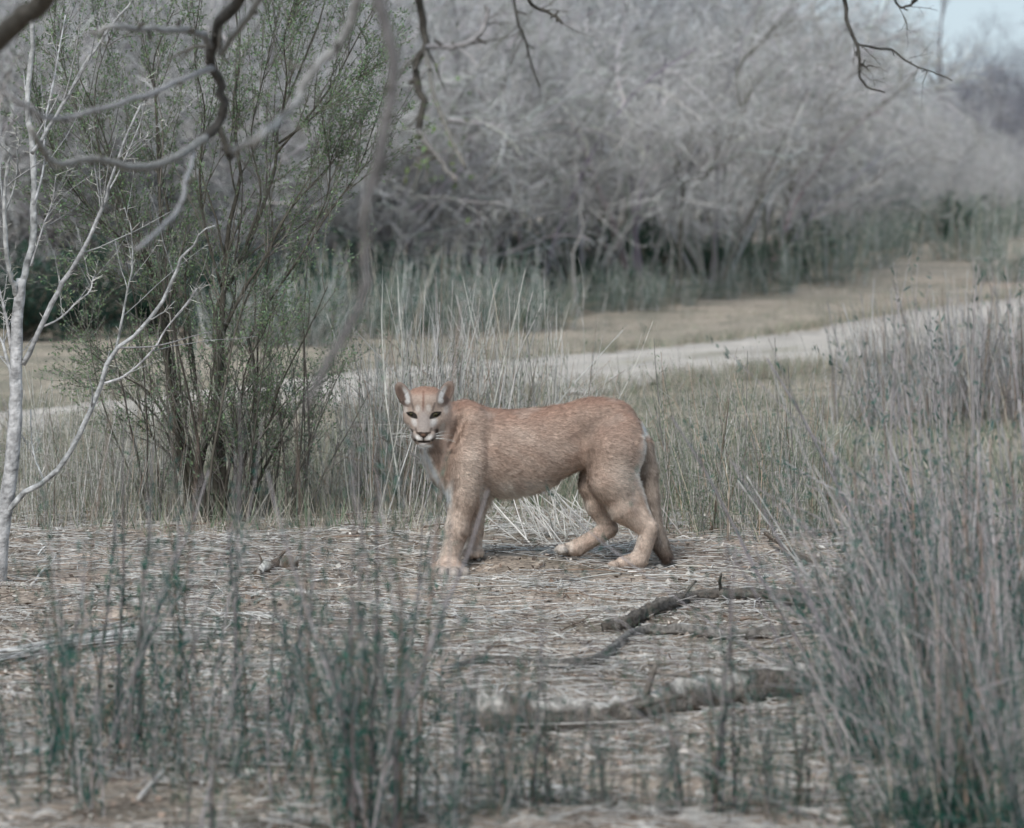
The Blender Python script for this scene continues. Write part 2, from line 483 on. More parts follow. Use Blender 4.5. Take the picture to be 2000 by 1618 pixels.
    # tail
    tl = [(1240, 838, 4, 17), (1259, 872, 10, 15.5), (1266, 920, 12, 17.5), (1270, 970, 12, 17), (1277, 1022, 12, 15), (1288, 1062, 10, 15.5), (1301, 1086, 8, 12)]
    for p, q in zip(tl[:-1], tl[1:]):
        cone(p[:3], q[:3], p[3], q[3], 6)
    # skull and face
    ell((834, 799, -36), (44, 41, 42), 12)
    ell((832, 781, -50), (36, 24, 34), 12)
    ell((831, 779, -34), (45, 21, 32), 10)
    ell((811, 815, -50), (20, 20, 26), 14); ell((856, 816, -46), (22, 21, 26), 14)
    cone((830, 806, -68), (830, 838, -99), 15, 11.5, 12)
    cone((830, 832, -70), (830, 848, -88), 25, 19, 12)
    ell((818.5, 847, -95), (13, 11, 13), 6); ell((841.5, 847, -95), (13, 11, 13), 6)
    ell((829.5, 859, -86), (15, 9, 13), 4)
    ell((829.5, 842, -107), (9, 5.5, 6), 4)
    cone((815, 858.5, -104), (844, 858.5, -104), 1.6, 1.6, 1)   # lip line is carved below
    ssub(region((808, 850, -120), (852, 862, -90), 4), (lambda q: np.sqrt((q[1] - 857.5) ** 2 * 1.0 + (q[2] + 106) ** 2 * 0.12 + 0 * q[0]) - 2.2)(pts(region((808, 850, -120), (852, 862, -90), 4))), 2)
    ell((807, 808, -88), (11, 7, 9), 6, 0.35, True); ell((852, 807, -88), (11, 7, 9), 6, -0.35, True)
    # ears
    for cx, cy, rot, cd in ((788.5, 768, -0.46, -22), (871.5, 766, 0.42, -20)):
        ell((cx, cy + 1, cd), (13.8, 25.5, 9), 7, rot)
        ell((cx, cy - 2, cd - 11), (10, 21, 9), 3, rot, True)

    # ---- surface nets
    neg = fld < 0
    c = [(i, j, k) for i in (0, 1) for j in (0, 1) for k in (0, 1)]
    S = lambda A, o: A[o[0]:A.shape[0] - 1 + o[0], o[1]:A.shape[1] - 1 + o[1], o[2]:A.shape[2] - 1 + o[2]]
    cnt = sum(S(neg, o).astype(np.int8) for o in c)
    act = (cnt > 0) & (cnt < 8)
    ci = np.argwhere(act)
    vid = np.full(act.shape, -1, dtype=np.int64); vid[act] = np.arange(len(ci))
    acc = np.zeros((len(ci), 3)); num = np.zeros(len(ci))
    for a in c:
        for axis in range(3):
            if a[axis]: continue
            b = list(a); b[axis] = 1
            fa = fld[ci[:, 0] + a[0], ci[:, 1] + a[1], ci[:, 2] + a[2]]; fb = fld[ci[:, 0] + b[0], ci[:, 1] + b[1], ci[:, 2] + b[2]]
            x = (fa < 0) != (fb < 0)
            t = np.where(x, fa / np.where(x, fa - fb, 1), 0)
            p = np.tile(np.array(a, float), (len(ci), 1)); p[:, axis] = t
            acc += np.where(x[:, None], p, 0); num += x
    V = lo + st * (ci + acc / num[:, None])
    quads = []
    for axis in range(3):
        o1, o2 = [(1, 2), (2, 0), (0, 1)][axis]
        A = np.moveaxis(neg, axis, 0); x = A[:-1] != A[1:]; inside = np.moveaxis(A[:-1], 0, axis)
        x = np.moveaxis(x, 0, axis)
        e = np.argwhere(x)
        e = e[(e[:, o1] > 0) & (e[:, o2] > 0) & (e[:, o1] < neg.shape[o1] - 1) & (e[:, o2] < neg.shape[o2] - 1)]
        ins = inside[e[:, 0], e[:, 1], e[:, 2]]
        q = []
        for d1, d2 in ((0, 0), (-1, 0), (-1, -1), (0, -1)):
            f = e.copy(); f[:, o1] += d1; f[:, o2] += d2
            q.append(vid[f[:, 0], f[:, 1], f[:, 2]])
        q = np.stack(q, 1); q[~ins] = q[~ins][:, ::-1]
        quads.append(q)
    Q = np.concatenate(quads)
    # smoothing (stronger on the body, light on the face)
    ed = np.concatenate([Q[:, [0, 1]], Q[:, [1, 2]], Q[:, [2, 3]], Q[:, [3, 0]]])
    deg = np.bincount(ed[:, 0], minlength=len(V)) + np.bincount(ed[:, 1], minlength=len(V))
    wgt = np.where((V[:, 0] < 895) & (V[:, 1] < 875) & (V[:, 2] < -5), 0.35, 0.7)[:, None]
    for it in range(3):
        s = np.zeros_like(V)
        for k in range(3):
            s[:, k] = np.bincount(ed[:, 0], V[ed[:, 1], k], len(V)) + np.bincount(ed[:, 1], V[ed[:, 0], k], len(V))
        V = V + wgt * 0.6 * (s / deg[:, None] - V)
    # normals in animal space (x right, y down, depth away)
    fn = np.cross(V[Q[:, 2]] - V[Q[:, 0]], V[Q[:, 3]] - V[Q[:, 1]])
    N = np.zeros_like(V)
    for k in range(4):
        for j in range(3): N[:, j] += np.bincount(Q[:, k], fn[:, j], len(V))
    N = nrm(N)
    g3 = lambda p: fld[np.clip(((p[:, 0] - lo[0]) / st).round().astype(int), 0, nx - 1), np.clip(((p[:, 1] - lo[1]) / st).round().astype(int), 0, ny - 1), np.clip(((p[:, 2] - lo[2]) / st).round().astype(int), 0, nd - 1)]
    if np.mean(g3(V + N * 6) > g3(V - N * 6)) < 0.5:
        N = -N; Q = Q[:, ::-1]

    # ---- coat pattern, plus muscle shading painted into its colour
    x, y, d = V.T
    g = np.random.default_rng(3)
    def nz(sx, sy, sd, ph):
        return (np.sin(x * sx + 2.1 * np.sin(y * sy * 0.7 + ph) + ph) * np.sin(y * sy + 1.7 * np.sin(x * sx * 0.6 + ph * 2)) + 0.5 * np.sin(x * sx * 2.3 + d * sd + ph) * np.sin(y * sy * 2.1 - d * sd)) / 1.5
    def blob(cx, cy, rx, ry, rot=0.0, soft=0.5):
        ca, sa = math.cos(rot), math.sin(rot)
        a = ((x - cx) * ca + (y - cy) * sa) / rx; b = (-(x - cx) * sa + (y - cy) * ca) / ry
        return 1 - sstep(1 - soft, 1 + soft, np.sqrt(a * a + b * b))
    def seg(x0, y0, x1, y1, w, soft=0.6):
        vx, vy = x1 - x0, y1 - y0
        h = np.clip(((x - x0) * vx + (y - y0) * vy) / (vx * vx + vy * vy), 0, 1)
        return 1 - sstep(w * (1 - soft), w * (1 + soft), np.hypot(x - x0 - h * vx, y - y0 - h * vy))
    C = np.tile(np.array([0.355, 0.205, 0.125]), (len(V), 1))
    def put(mask, col, amt=1.0):
        m = (mask * amt)[:, None]
        C[:] = C * (1 - m) + np.asarray(col) * m
    up = np.clip(-N[:, 1], 0, 1)
    body = x > 880
    put(sstep(0.25, 0.95, up) * (y < 880) * body, (0.33, 0.145, 0.07), 0.85)
    put(sstep(870, 950, y) * body, (0.40, 0.265, 0.175), 0.8)
    put(sstep(925, 962, y) * (x > 935) * (x < 1120), (0.58, 0.50, 0.41), 0.85)
    put(sstep(960, 1010, y), (0.42, 0.29, 0.20), 0.7)
    put(sstep(0.1, 0.7, nz(0.05, 0.06, 0.04, 1.0)) * body, (0.30, 0.155, 0.085), 0.45)
    put(sstep(0.1, 0.7, nz(0.045, 0.07, 0.04, 4.0)) * body, (0.43, 0.29, 0.20), 0.45)
    put(sstep(0.3, 0.8, nz(0.15, 0.19, 0.1, 2.0)) * (y > 955), (0.20, 0.125, 0.085), 0.55)
    put(sstep(0.35, 0.8, nz(0.11, 0.14, 0.1, 5.0)) * (y > 900) * (y < 975) * (x > 930) * (x < 1110), (0.20, 0.115, 0.07), 0.65)
    put(blob(1150, 832, 34, 14, -0.5, 0.9), (0.20, 0.12, 0.075), 0.6)  # dark flank hollow: muscle shade painted into the coat, next lines too
    put(blob(1150, 850, 16, 40, -0.3, 0.9), (0.22, 0.135, 0.085), 0.45)
    put(blob(1190, 832, 18, 32, 0, 0.9), (0.27, 0.165, 0.105), 0.5)
    put(blob(915, 905, 20, 50, 0.1, 0.9) * (d < 0), (0.46, 0.33, 0.235), 0.6)  # lighter shoulder, then thigh: muscle highlights painted into the coat colour
    put(blob(1212, 925, 26, 44, -0.3, 0.9) * (d < 0), (0.48, 0.345, 0.245), 0.65)
    put(blob(1010, 850, 40, 22, 0.1, 0.9), (0.42, 0.28, 0.19), 0.4); put(blob(975, 900, 14, 40, 0.2, 0.9), (0.27, 0.155, 0.09), 0.4); put(blob(1080, 880, 30, 26, 0.4, 0.9), (0.43, 0.30, 0.21), 0.4)
    put(seg(945, 815, 943, 935, 4, 0.9), (0.22, 0.13, 0.08), 0.35)  # crease behind the shoulder: its shade is painted here
    put(blob(886, 945, 6, 14, 0.1, 0.9) * (d < 0), (0.16, 0.09, 0.055), 0.7)
    for k in range(5): put(seg(874 + k * 3, 905 + k * 9, 890 + k * 3, 900 + k * 9, 1.8, 0.9) * (d < 0), (0.2, 0.12, 0.075), 0.4)
    # white throat, chest, groin, rump
    put(np.maximum(seg(826, 868, 846, 915, 6, 0.8), seg(846, 915, 872, 968, 7, 0.8)), (0.72, 0.65, 0.57), 0.85)
    put(sstep(-0.6, -0.9, N[:, 0]) * (y > 880) * (y < 985) * (x < 900), (0.66, 0.62, 0.56), 0.8)
    put(seg(1252, 812, 1257, 845, 4.5, 0.8) * (N[:, 0] > 0.2), (0.74, 0.65, 0.55), 0.85)
    put(sstep(0.55, 0.9, N[:, 0]) * (x > 1235) * (y > 845) * (y < 1000) * (d < 0), (0.62, 0.52, 0.43), 0.7)
    put(sstep(0.4, 0.9, -N[:, 0]) * (y > 975) * (y < 1085), (0.52, 0.43, 0.34), 0.5)
    # tail
    tailm = ((x > 1250) & (d > -14) & (y > 862) & (x > 1240 + (y - 862) * 0.06)).astype(float)
    put(tailm, (0.31, 0.22, 0.155), 0.9); put(tailm * sstep(1050, 1085, y), (0.085, 0.05, 0.034), 0.95)
    # toes
    put(sstep(1094, 1106, y) * (x < 920), (0.34, 0.30, 0.26), 0.7)
    for tx, am in ((876.5, 0.95), (857.5, 0.4), (898, 0.5)): put(seg(tx, 1104, tx, 1122, 2.2, 0.6) * (d < -62), (0.05, 0.04, 0.03), am)  # shade in the gaps between the toes, painted dark
    put(seg(1104, 1072, 1112, 1088, 3, 0.7) * (d > 0), (0.06, 0.045, 0.035), 0.8)
    put(blob(1096, 1076, 12, 10) * (d > 0), (0.42, 0.39, 0.35), 0.6)
    # face
    fc = ((x < 893) & (d < -16) & (y < 880)).astype(float)
    put(fc * sstep(52, 40, np.hypot(x - 832, (y - 812) * 0.85)) * sstep(872, 862, y), (0.36, 0.245, 0.17), 0.8)
    put(fc * sstep(0.0, 0.7, nz(0.31, 0.27, 0.2, 3.0)), (0.22, 0.15, 0.11), 0.3)
    put(fc * sstep(774, 762, y) * sstep(34, 22, np.abs(x - 832)), (0.36, 0.155, 0.07), 0.9)
    put(fc * blob(832, 780, 22, 12, 0, 0.8), (0.42, 0.27, 0.18), 0.5)
    put(fc * seg(829, 762, 828.5, 798, 1.9, 0.6), (0.24, 0.095, 0.045), 0.9)
    put(fc * blob(818, 794, 5, 7), (0.55, 0.48, 0.41), 0.6); put(fc * blob(839, 793, 5, 7), (0.55, 0.48, 0.41), 0.6)
    put(fc * seg(806, 784, 810, 797, 2.0), (0.15, 0.10, 0.075), 0.75); put(fc * seg(851, 784, 847, 797, 2.0), (0.15, 0.10, 0.075), 0.75)
    put(fc * blob(793, 797, 5, 7), (0.52, 0.43, 0.35), 0.6); put(fc * blob(873, 797, 6, 8), (0.50, 0.41, 0.33), 0.6)
    put(fc * blob(829.5, 820, 13, 24, 0, 0.5), (0.27, 0.21, 0.175), 0.85)
    put(fc * blob(811, 820, 5, 8, -0.4, 0.6), (0.54, 0.49, 0.44), 0.7); put(fc * blob(849, 820, 6, 8, 0.4, 0.7), (0.58, 0.53, 0.48), 0.75)
    put(fc * blob(864, 834, 5, 11, 0.4), (0.60, 0.55, 0.48), 0.55); put(fc * blob(800, 836, 5, 10, -0.3), (0.60, 0.55, 0.49), 0.6)
    for poly in EYES:
        c_ = poly.mean(0); ring = resample(np.concatenate([poly, poly[:1]]), 60) - c_
        an = np.arctan2(ring[:, 1], ring[:, 0]); od = np.argsort(an); rd = np.hypot(ring[:, 0], ring[:, 1])
        rr_ = np.interp(np.arctan2(y - c_[1], x - c_[0]), np.concatenate([an[od] - 2 * np.pi, an[od], an[od] + 2 * np.pi]), np.tile(rd[od], 3))
        q_ = np.hypot(x - c_[0], y - c_[1]) - rr_
        put(fc * (1 - sstep(0.6, 2.4, q_)), (0.02, 0.016, 0.012), 0.97)
    mz = (d < -78)
    put(mz * blob(819, 850, 9, 6, 0.25, 0.7), (0.62, 0.59, 0.55), 0.85); put(mz * blob(841, 850, 9, 6, -0.25, 0.7), (0.62, 0.59, 0.55), 0.85)
    for q0, q1 in (((806, 837), (807.5, 845)), ((807.5, 845), (814, 854)), ((855, 836), (854, 845)), ((854, 845), (846.5, 854))):
        put(fc * seg(q0[0], q0[1], q1[0], q1[1], 2.8, 0.8), (0.05, 0.038, 0.03), 0.95)
    put(fc * blob(811, 846, 4, 6, 0.0, 0.6), (0.22, 0.17, 0.14), 0.6); put(fc * blob(850, 845, 4, 6, 0.0, 0.6), (0.22, 0.17, 0.14), 0.6)
    put(fc * seg(807, 836, 813, 835, 1.6), (0.12, 0.085, 0.065), 0.6); put(fc * seg(854, 835, 846, 835, 1.6), (0.12, 0.085, 0.065), 0.6)
    put(fc * seg(814.5, 832, 818, 841, 2.0, 0.6), (0.10, 0.065, 0.045), 0.8); put(fc * seg(844.5, 832, 841, 841, 2.0, 0.6), (0.10, 0.065, 0.045), 0.8)
    tri = (y > 837.5) & (y < 850) & (np.abs(x - 829.5) < (851 - y) * 1.12)
    put(mz * tri, (0.05, 0.03, 0.02), 1.0)
    put(mz * blob(829.5, 843.5, 4.5, 3.0), (0.20, 0.085, 0.04), 0.8)
    put(mz * seg(829.5, 848, 829.5, 856, 1.6, 0.5), (0.04, 0.03, 0.025), 0.95)
    put(mz * np.maximum(seg(820, 856.5, 829.5, 857.5, 1.7, 0.6), seg(829.5, 857.5, 841, 856.5, 1.7, 0.6)), (0.035, 0.026, 0.02), 0.98)
    put(fc * blob(829.5, 867, 15, 6, 0, 0.5), (0.76, 0.73, 0.69), 0.95)
    # ears
    er = (d < -8) & (y < 792)
    for cx, cy, rot, sgn in ((788.5, 768, -0.46, -1), (871.5, 766, 0.42, 1)):
        put(er * blob(cx, cy, 15.5, 28, rot, 0.12), (0.20, 0.13, 0.09), 0.9)
        put(er * blob(cx - sgn * 6.5, cy + 1, 5.0, 14, rot, 0.4), (0.46, 0.43, 0.40), 0.8)
        put(er * blob(cx + sgn * 4.0, cy + 3, 7.0, 19, rot, 0.35), (0.12, 0.062, 0.038), 0.92)
        put(er * blob(cx - sgn * 9, cy + 14, 5, 4.5, 0, 0.5), (0.55, 0.52, 0.47), 0.7)
    lum = C.mean(1, keepdims=True)
    C[:] = np.clip((lum + (C - lum) * 0.55) * (1.58 - 0.52 * (fc * sstep(0.62, 0.40, C.mean(1)))[:, None]), 0.01, 0.85)
    clump = 0.5 * nz(0.16, 0.33, 0.2, 1.7) + 0.5 * nz(0.33, 0.61, 0.3, 0.4)
    C *= (1 + 0.26 * clump * (1 - fc))[:, None]
    C *= np.clip(g.normal(1, 0.05, (len(V), 1)), 0.8, 1.2)

    s = _cat_s
    def W(p):
        p = np.asarray(p, float)
        return np.stack([(p[..., 0] - 1000) * s, DC + p[..., 2] * s, HC - (p[..., 1] - HZ) * s], -1)
    Wd = lambda n: np.stack([n[..., 0], n[..., 2], -n[..., 1]], -1)
    org = np.array([(1040 - 1000) * s, DC, HC - (1105 - HZ) * s])
    root = empty("cougar", org)
    tag(root, "tawny cougar standing side-on with its head turned to the viewer", "cougar")
    Vw = W(V) - org
    # map flips handedness once (y down) so faces keep their outward side by reversing
    body_me = make_mesh("body", Vw, [Q[:, ::-1]], C)
    bo = link("body", body_me, M_SKIN, root)
    Nw = nrm(Wd(N))
    # ---- fur
    tri_ = np.concatenate([Q[:, [0, 1, 2]], Q[:, [0, 2, 3]]])
    ar = np.linalg.norm(np.cross(V[tri_[:, 1]] - V[tri_[:, 0]], V[tri_[:, 2]] - V[tri_[:, 0]]), axis=1)
    nh = 260000
    ti = g.choice(len(tri_), nh, p=ar / ar.sum())
    u, v = g.random(nh), g.random(nh); f = u + v > 1; u[f] = 1 - u[f]; v[f] = 1 - v[f]
    bw = np.stack([1 - u - v, u, v], 1)
    hp = np.einsum('nk,nkd->nd', bw, V[tri_[ti]]); hn = nrm(np.einsum('nk,nkd->nd', bw, N[tri_[ti]]))
    hc = np.einsum('nk,nkd->nd', bw, C[tri_[ti]])
    hx, hy, hd = hp.T
    face = (hx < 893) & (hy < 872) & (hd < -14)
    leg = sstep(940, 1000, hy)
    tail = (hx > 1250) & (hd > -14) & (hy > 862)
    flow = np.stack([np.ones(nh), 0.35 + 0 * hx, 0 * hx], 1) * (1 - leg)[:, None] + np.stack([0.15 + 0 * hx, np.ones(nh), 0 * hx], 1) * leg[:, None]
    flow[face] = nrm(hp[face] - np.array([830, 842, -112])) ; flow[tail] = (0.15, 1, 0)
    neck = (~face) & (hx < 900) & (hy < 960); flow[neck] = (0.5, 1.0, 0)
    flow = nrm(flow + g.normal(size=(nh, 3)) * 0.28)
    flow = nrm(flow - hn * np.sum(flow * hn, 1, keepdims=True))
    L = np.full(nh, 8.5); L = np.where(hy > 930, 10.0, L); L = L * (1 - leg) + 5.0 * leg
    L[tail] = 11.0
    fdist = np.hypot(hx - 832, (hy - 812) * 0.85)
    L[face] = 3.0 + 6.0 * sstep(36, 60, fdist[face])
    L[(hx > 940) & (hx < 1110) & (hy > 940) & (hy < 985)] = 16
    ears_ = (hy < 786) & (hx < 893) & (np.abs(hx - 831) > 24); L[ears_] = 2.4
    # muzzle, eyes and nose stay short
    L[face & (hd < -74)] = 0.8
    L[face & (hy > 828) & (hy < 862) & (np.abs(hx - 830) < 28)] = 0.7
    for ex, ey in ((806, 807), (853, 807)):
        L[face & (np.hypot((hx - ex) / 1.6, hy - ey) < 7.5)] = 0.25
    L *= g.uniform(0.6, 1.3, nh)
    L *= 1 + 0.35 * np.sin(hx * 0.27 + 2 * np.sin(hy * 0.21)) * np.sin(hy * 0.35 + hd * 0.2)
    lift = np.where(face, 0.25, 0.42)[:, None] * g.uniform(0.5, 1.5, (nh, 1))
    dirn = nrm(flow + hn * lift)
    side = nrm(np.cross(flow, hn)) * (0.5 * g.uniform(0.7, 1.5, nh))[:, None]
    side[face] *= 0.8
    root_p = hp - hn * 0.5
    HV = np.stack([root_p - side, root_p + side, root_p + dirn * L[:, None]], 1).reshape(-1, 3)
    HC_ = np.repeat(hc * np.clip(g.normal(1.0, 0.18, (nh, 1)), 0.5, 1.6), 3, 0).reshape(nh, 3, 3)
    HC_[:, 2] *= 1.18; HC_[:, :2] *= 0.86
    HN = np.repeat(nrm(hn * 1.0 + dirn * 0.15 + g.normal(size=(nh, 3)) * 0.16), 3, 0)
    fur = make_mesh("fur", W(HV) - org, [np.arange(nh * 3).reshape(nh, 3)], np.clip(HC_.reshape(-1, 3), 0, 0.9), True, Wd(HN))
    fo = link("fur", fur, M_FUR, bo); fo["kind"] = "stuff"
    # ---- eyes
    def front(xx, yy):
        i = int(round((xx - lo[0]) / st)); j = int(round((yy - lo[1]) / st))
        col = fld[i, j, :]; k = np.argmax(col < 0)
        return lo[2] + st * k
    for poly in EYES:
        cx_, cy_ = poly.mean(0)
        dd = front(cx_, cy_)
        nu, nv = 24, 9
        ring = resample(np.concatenate([poly, poly[:1]]), nu + 1)[:-1] - poly.mean(0)
        ex, ey = cx_, cy_
        pts_ = [(0, 0, -3.4)]; cc = [(0.004, 0.004, 0.003)]
        for r in np.linspace(0, 1, nv)[1:]:
            for q in ring:
                lx, ly = q * r
                pts_.append((lx, ly, -3.4 * math.sqrt(max(1 - r * r, 0)) + 1.4 * r))
                rad = math.hypot(lx, ly)
                cc.append((0.004, 0.004, 0.003) if rad < 1.9 else ((0.036, 0.031, 0.010) if rad < 4.2 else (0.012, 0.01, 0.007)))
        EV = W(np.array(pts_) + np.array([ex, ey, dd - 0.2])) - org
        Tt = [(0, 1 + (k + 1) % nu, 1 + k) for k in range(nu)]
        Qq = []
        for r in range(nv - 2):
            for k in range(nu):
                k2 = (k + 1) % nu; b0 = 1 + r * nu; b1 = b0 + nu
                Qq.append((b0 + k, b0 + k2, b1 + k2, b1 + k))
        link("eye", make_mesh("eye", EV, [np.array(Qq), np.array(Tt)], np.array(cc)), M_EYE, bo)
    # ---- whiskers
    wp = []
    for s_ in (-1, 1):
        for k in range(7):
            b = np.array([829.5 + s_ * 17, 845 + (k % 3) * 3.0, -98.0])
            e = b + np.array([s_ * g.uniform(26, 46), -7 + k * 3.3 + g.normal() * 2, g.uniform(-4, 14)])
            m = (b + e) / 2 + np.array([0, -2.5, -3.0])
            wp.append(resample(np.array([b, m, e]), 6))
    wv = W(np.array(wp)) - org
    for k in range(len(wv)):
        link("whisker", make_mesh("whisker", *tubes(wv[k:k + 1], np.linspace(0.0007, 0.0003, 6)[None, :], 3, (0.75, 0.74, 0.7))), M_STEM, bo)
build_cougar()
# ------------------------------------------------------------------ plants
def copy_tree(o, parent=None):
    c = o.copy(); COL.objects.link(c)
    for k in ("label", "group"):
        pass
    if parent is not None: c.parent = parent
    for ch in list(o.children):
        copy_tree(ch, c)
    return c

def place(o, loc, rz=0.0, sc=1.0, tilt=(0.0, 0.0)):
    o.location = tuple(float(v) for v in loc)
    o.rotation_euler = (tilt[0], tilt[1], rz)
    o.scale = (sc, sc, sc) if np.isscalar(sc) else sc

GREY = (0.45, 0.44, 0.435)
# ---- thicket shrubs: many arching stems, three orders of twigs
def thicket_proto(seed, H, nst, spread, droop, col, dens=1.0, rb=0.035, lf=0, low=0.12):
    g = np.random.default_rng(seed)
    K = 9
    a = g.uniform(0, 2 * np.pi, nst)
    base = np.stack([np.cos(a) * 0.3 * g.random(nst), np.sin(a) * 0.3 * g.random(nst), np.full(nst, -0.05)], 1)
    d = nrm(np.stack([np.cos(a) * spread * g.uniform(0.2, 1.1, nst), np.sin(a) * spread * g.uniform(0.2, 1.1, nst), np.ones(nst)], 1))
    L = H * g.uniform(0.75, 1.15, nst)
    st = np.zeros((nst, K, 3)); st[:, 0] = base
    out = nrm(np.stack([np.cos(a), np.sin(a), np.zeros(nst)], 1))
    for k in range(1, K):
        d = nrm(d + 0.11 * g.normal(size=(nst, 3)) + out * droop * 0.10 * k / K - np.array([0, 0, droop * 0.10 * k / K]))
        st[:, k] = st[:, k - 1] + d * (L / (K - 1))[:, None]
    rr = rb * g.uniform(0.6, 1.3, nst)[:, None] * np.linspace(1, 0.25, K)[None]
    p1, r1 = sprout(g, st, rr, int(9 * dens), low, 0.95, 0.28 * H, 0.42 * H, 0.75, 8, 0.2, (0, 0, -0.05 * droop), 0.55, 0.3, 0.008)
    p2, r2 = sprout(g, p1, r1, int(7 * dens), 0.1, 0.98, 0.11 * H, 0.22 * H, 0.8, 5, 0.2, (0, 0, 0.02 - 0.05 * droop), 0.6, 0.4, 0.0045)
    p3, r3 = sprout(g, p2, r2, int(5 * dens), 0.1, 1.0, 0.05 * H, 0.12 * H, 0.8, 4, 0.22, (0, 0, 0.03 - 0.05 * droop), 0.7, 0.5, 0.0042)
    c0 = vary(g, np.array(col) * 0.55, nst, 0.2); c1 = vary(g, np.array(col) * 1.05, len(p1), 0.35)
    c2 = vary(g, col, len(p2), 0.35, 0.02); c3 = vary(g, np.array(col) * 1.05, len(p3), 0.32, 0.02)
    stems = make_mesh("stems", *join(tubes(st, rr, 6, c0), tubes(p1, r1, 4, c1)))
    twigs = make_mesh("twigs", *join(tubes(p2, r2, 3, c2), tubes(p3, r3, 3, c3)))
    root = empty("bare_shrub")
    link("trunk", stems, M_BARK, root); t = link("crown", twigs, M_TWIG, root); t["kind"] = "stuff"
    if lf: link("foliage", make_mesh("foliage", *leaves(g, p2, lf, 0.045, 0.010, (0.20, 0.225, 0.165), 0, 1, 0.8, 0.05)), M_LEAF, root)["kind"] = "stuff"
    return root

# ---- weed clump: upright wiry stems, green lower down
def weed_proto(seed, n, H, spread, col, leafcol, nleaf, r=0.0022, lean=(0, 0), sub=4, footprint=0.18, subang=0.35, name="weed_clump", leafL=0.022, leafW=0.0016, lt=0.85, wild=0.12):
    g = np.random.default_rng(seed)
    K = 7
    a = g.uniform(0, 2 * np.pi, n); rad = footprint * np.sqrt(g.random(n))
    base = np.stack([np.cos(a) * rad, np.sin(a) * rad, np.full(n, -0.03)], 1)
    d = nrm(np.stack([np.cos(a) * spread * g.uniform(0, 1.2, n) + lean[0] * g.uniform(-0.4, 2.2, n), np.sin(a) * spread * g.uniform(0, 1.2, n) + lean[1], np.ones(n)], 1) + 0.09 * g.normal(size=(n, 3)) + (g.random((n, 1)) < wild) * g.normal(0, 0.3, (n, 3)))
    L = H * (0.3 + 0.85 * g.random(n) ** 1.2)
    st = np.zeros((n, K, 3)); st[:, 0] = base
    kink = 4; bent = (g.random((n, 1)) < 0.16).astype(float)
    for k in range(1, K):
        d = nrm(d + 0.045 * g.normal(size=(n, 3)) + np.array([0, 0, 0.02]))
        if k == kink: d = nrm(d + bent * np.concatenate([g.normal(0, 0.9, (n, 2)), g.normal(-0.5, 0.5, (n, 1))], 1))
        st[:, k] = st[:, k - 1] + d * (L / (K - 1))[:, None]
    rr = r * np.clip(g.lognormal(0, 0.4, n), 0.45, 2.4)[:, None] * np.linspace(1, 0.35, K)[None]
    cs = vary(g, col, n, 0.38, 0.015); pick = g.random(n)
    cs[pick < 0.22] *= np.array([0.72, 0.58, 0.48]); cs[pick > 0.85] *= np.array([1.25, 1.16, 1.0])
    parts = [tubes(st, rr, 4, np.clip(cs, 0.01, 0.75))]
    allp = [st]
    if sub:
        p1, r1 = sprout(g, st, rr, sub, 0.25, 0.98, 0.12 * H, 0.34 * H, subang, 5, 0.07, (0, 0, 0.08), 0.65, 0.4, 0.0007)
        parts.append(tubes(p1, r1, 3, vary(g, np.array(col) * 1.05, len(p1), 0.4, 0.015))); allp.append(p1)
    root = empty(name)
    link("stems", make_mesh("stems", *join(*parts)), M_STEM, root)
    if nleaf:
        lv = leaves(g, st, nleaf, leafL, leafW, leafcol, 0.03, lt, 0.35, 0.006)
        parts = [lv]
        if sub: parts.append(leaves(g, p1, nleaf // 3, leafL * 0.8, leafW, leafcol, 0.0, 0.9, 0.4, 0.004))
        link("foliage", make_mesh("foliage", *join(*parts)), M_LEAF, root)
    return root

# ---- leafy dark understory bush
def bush_proto(seed, H, col, n=26, nl=3800, leaf=0.06):
    g = np.random.default_rng(seed)
    K = 6
    a = g.uniform(0, 2 * np.pi, n)
    d = nrm(np.stack([np.cos(a) * 0.6, np.sin(a) * 0.6, g.uniform(0.4, 1.4, n)], 1))
    st = np.zeros((n, K, 3)); L = H * g.uniform(0.6, 1.1, n)
    for k in range(1, K):
        d = nrm(d + 0.15 * g.normal(size=(n, 3)))
        st[:, k] = st[:, k - 1] + d * (L / (K - 1))[:, None]
    st[:, 0, 2] = -0.04
    p1, r1 = sprout(g, st, np.full((n, K), 0.01), 6, 0.15, 1, 0.2 * H, 0.4 * H, 0.7, 4, 0.2, (0, 0, 0.1), 0.5, 0.4, 0.003)
    root = empty("green_bush")
    link("stems", make_mesh("stems", *join(tubes(st, np.linspace(0.012, 0.004, K)[None], 4, (0.13, 0.11, 0.09)), tubes(p1, r1, 3, (0.16, 0.14, 0.11)))), M_BARK, root)
    link("foliage", make_mesh("foliage", *leaves(g, p1, nl, leaf, leaf * 0.22, col, 0, 1, 0.8, 0.03)), M_LEAF, root)
    return root

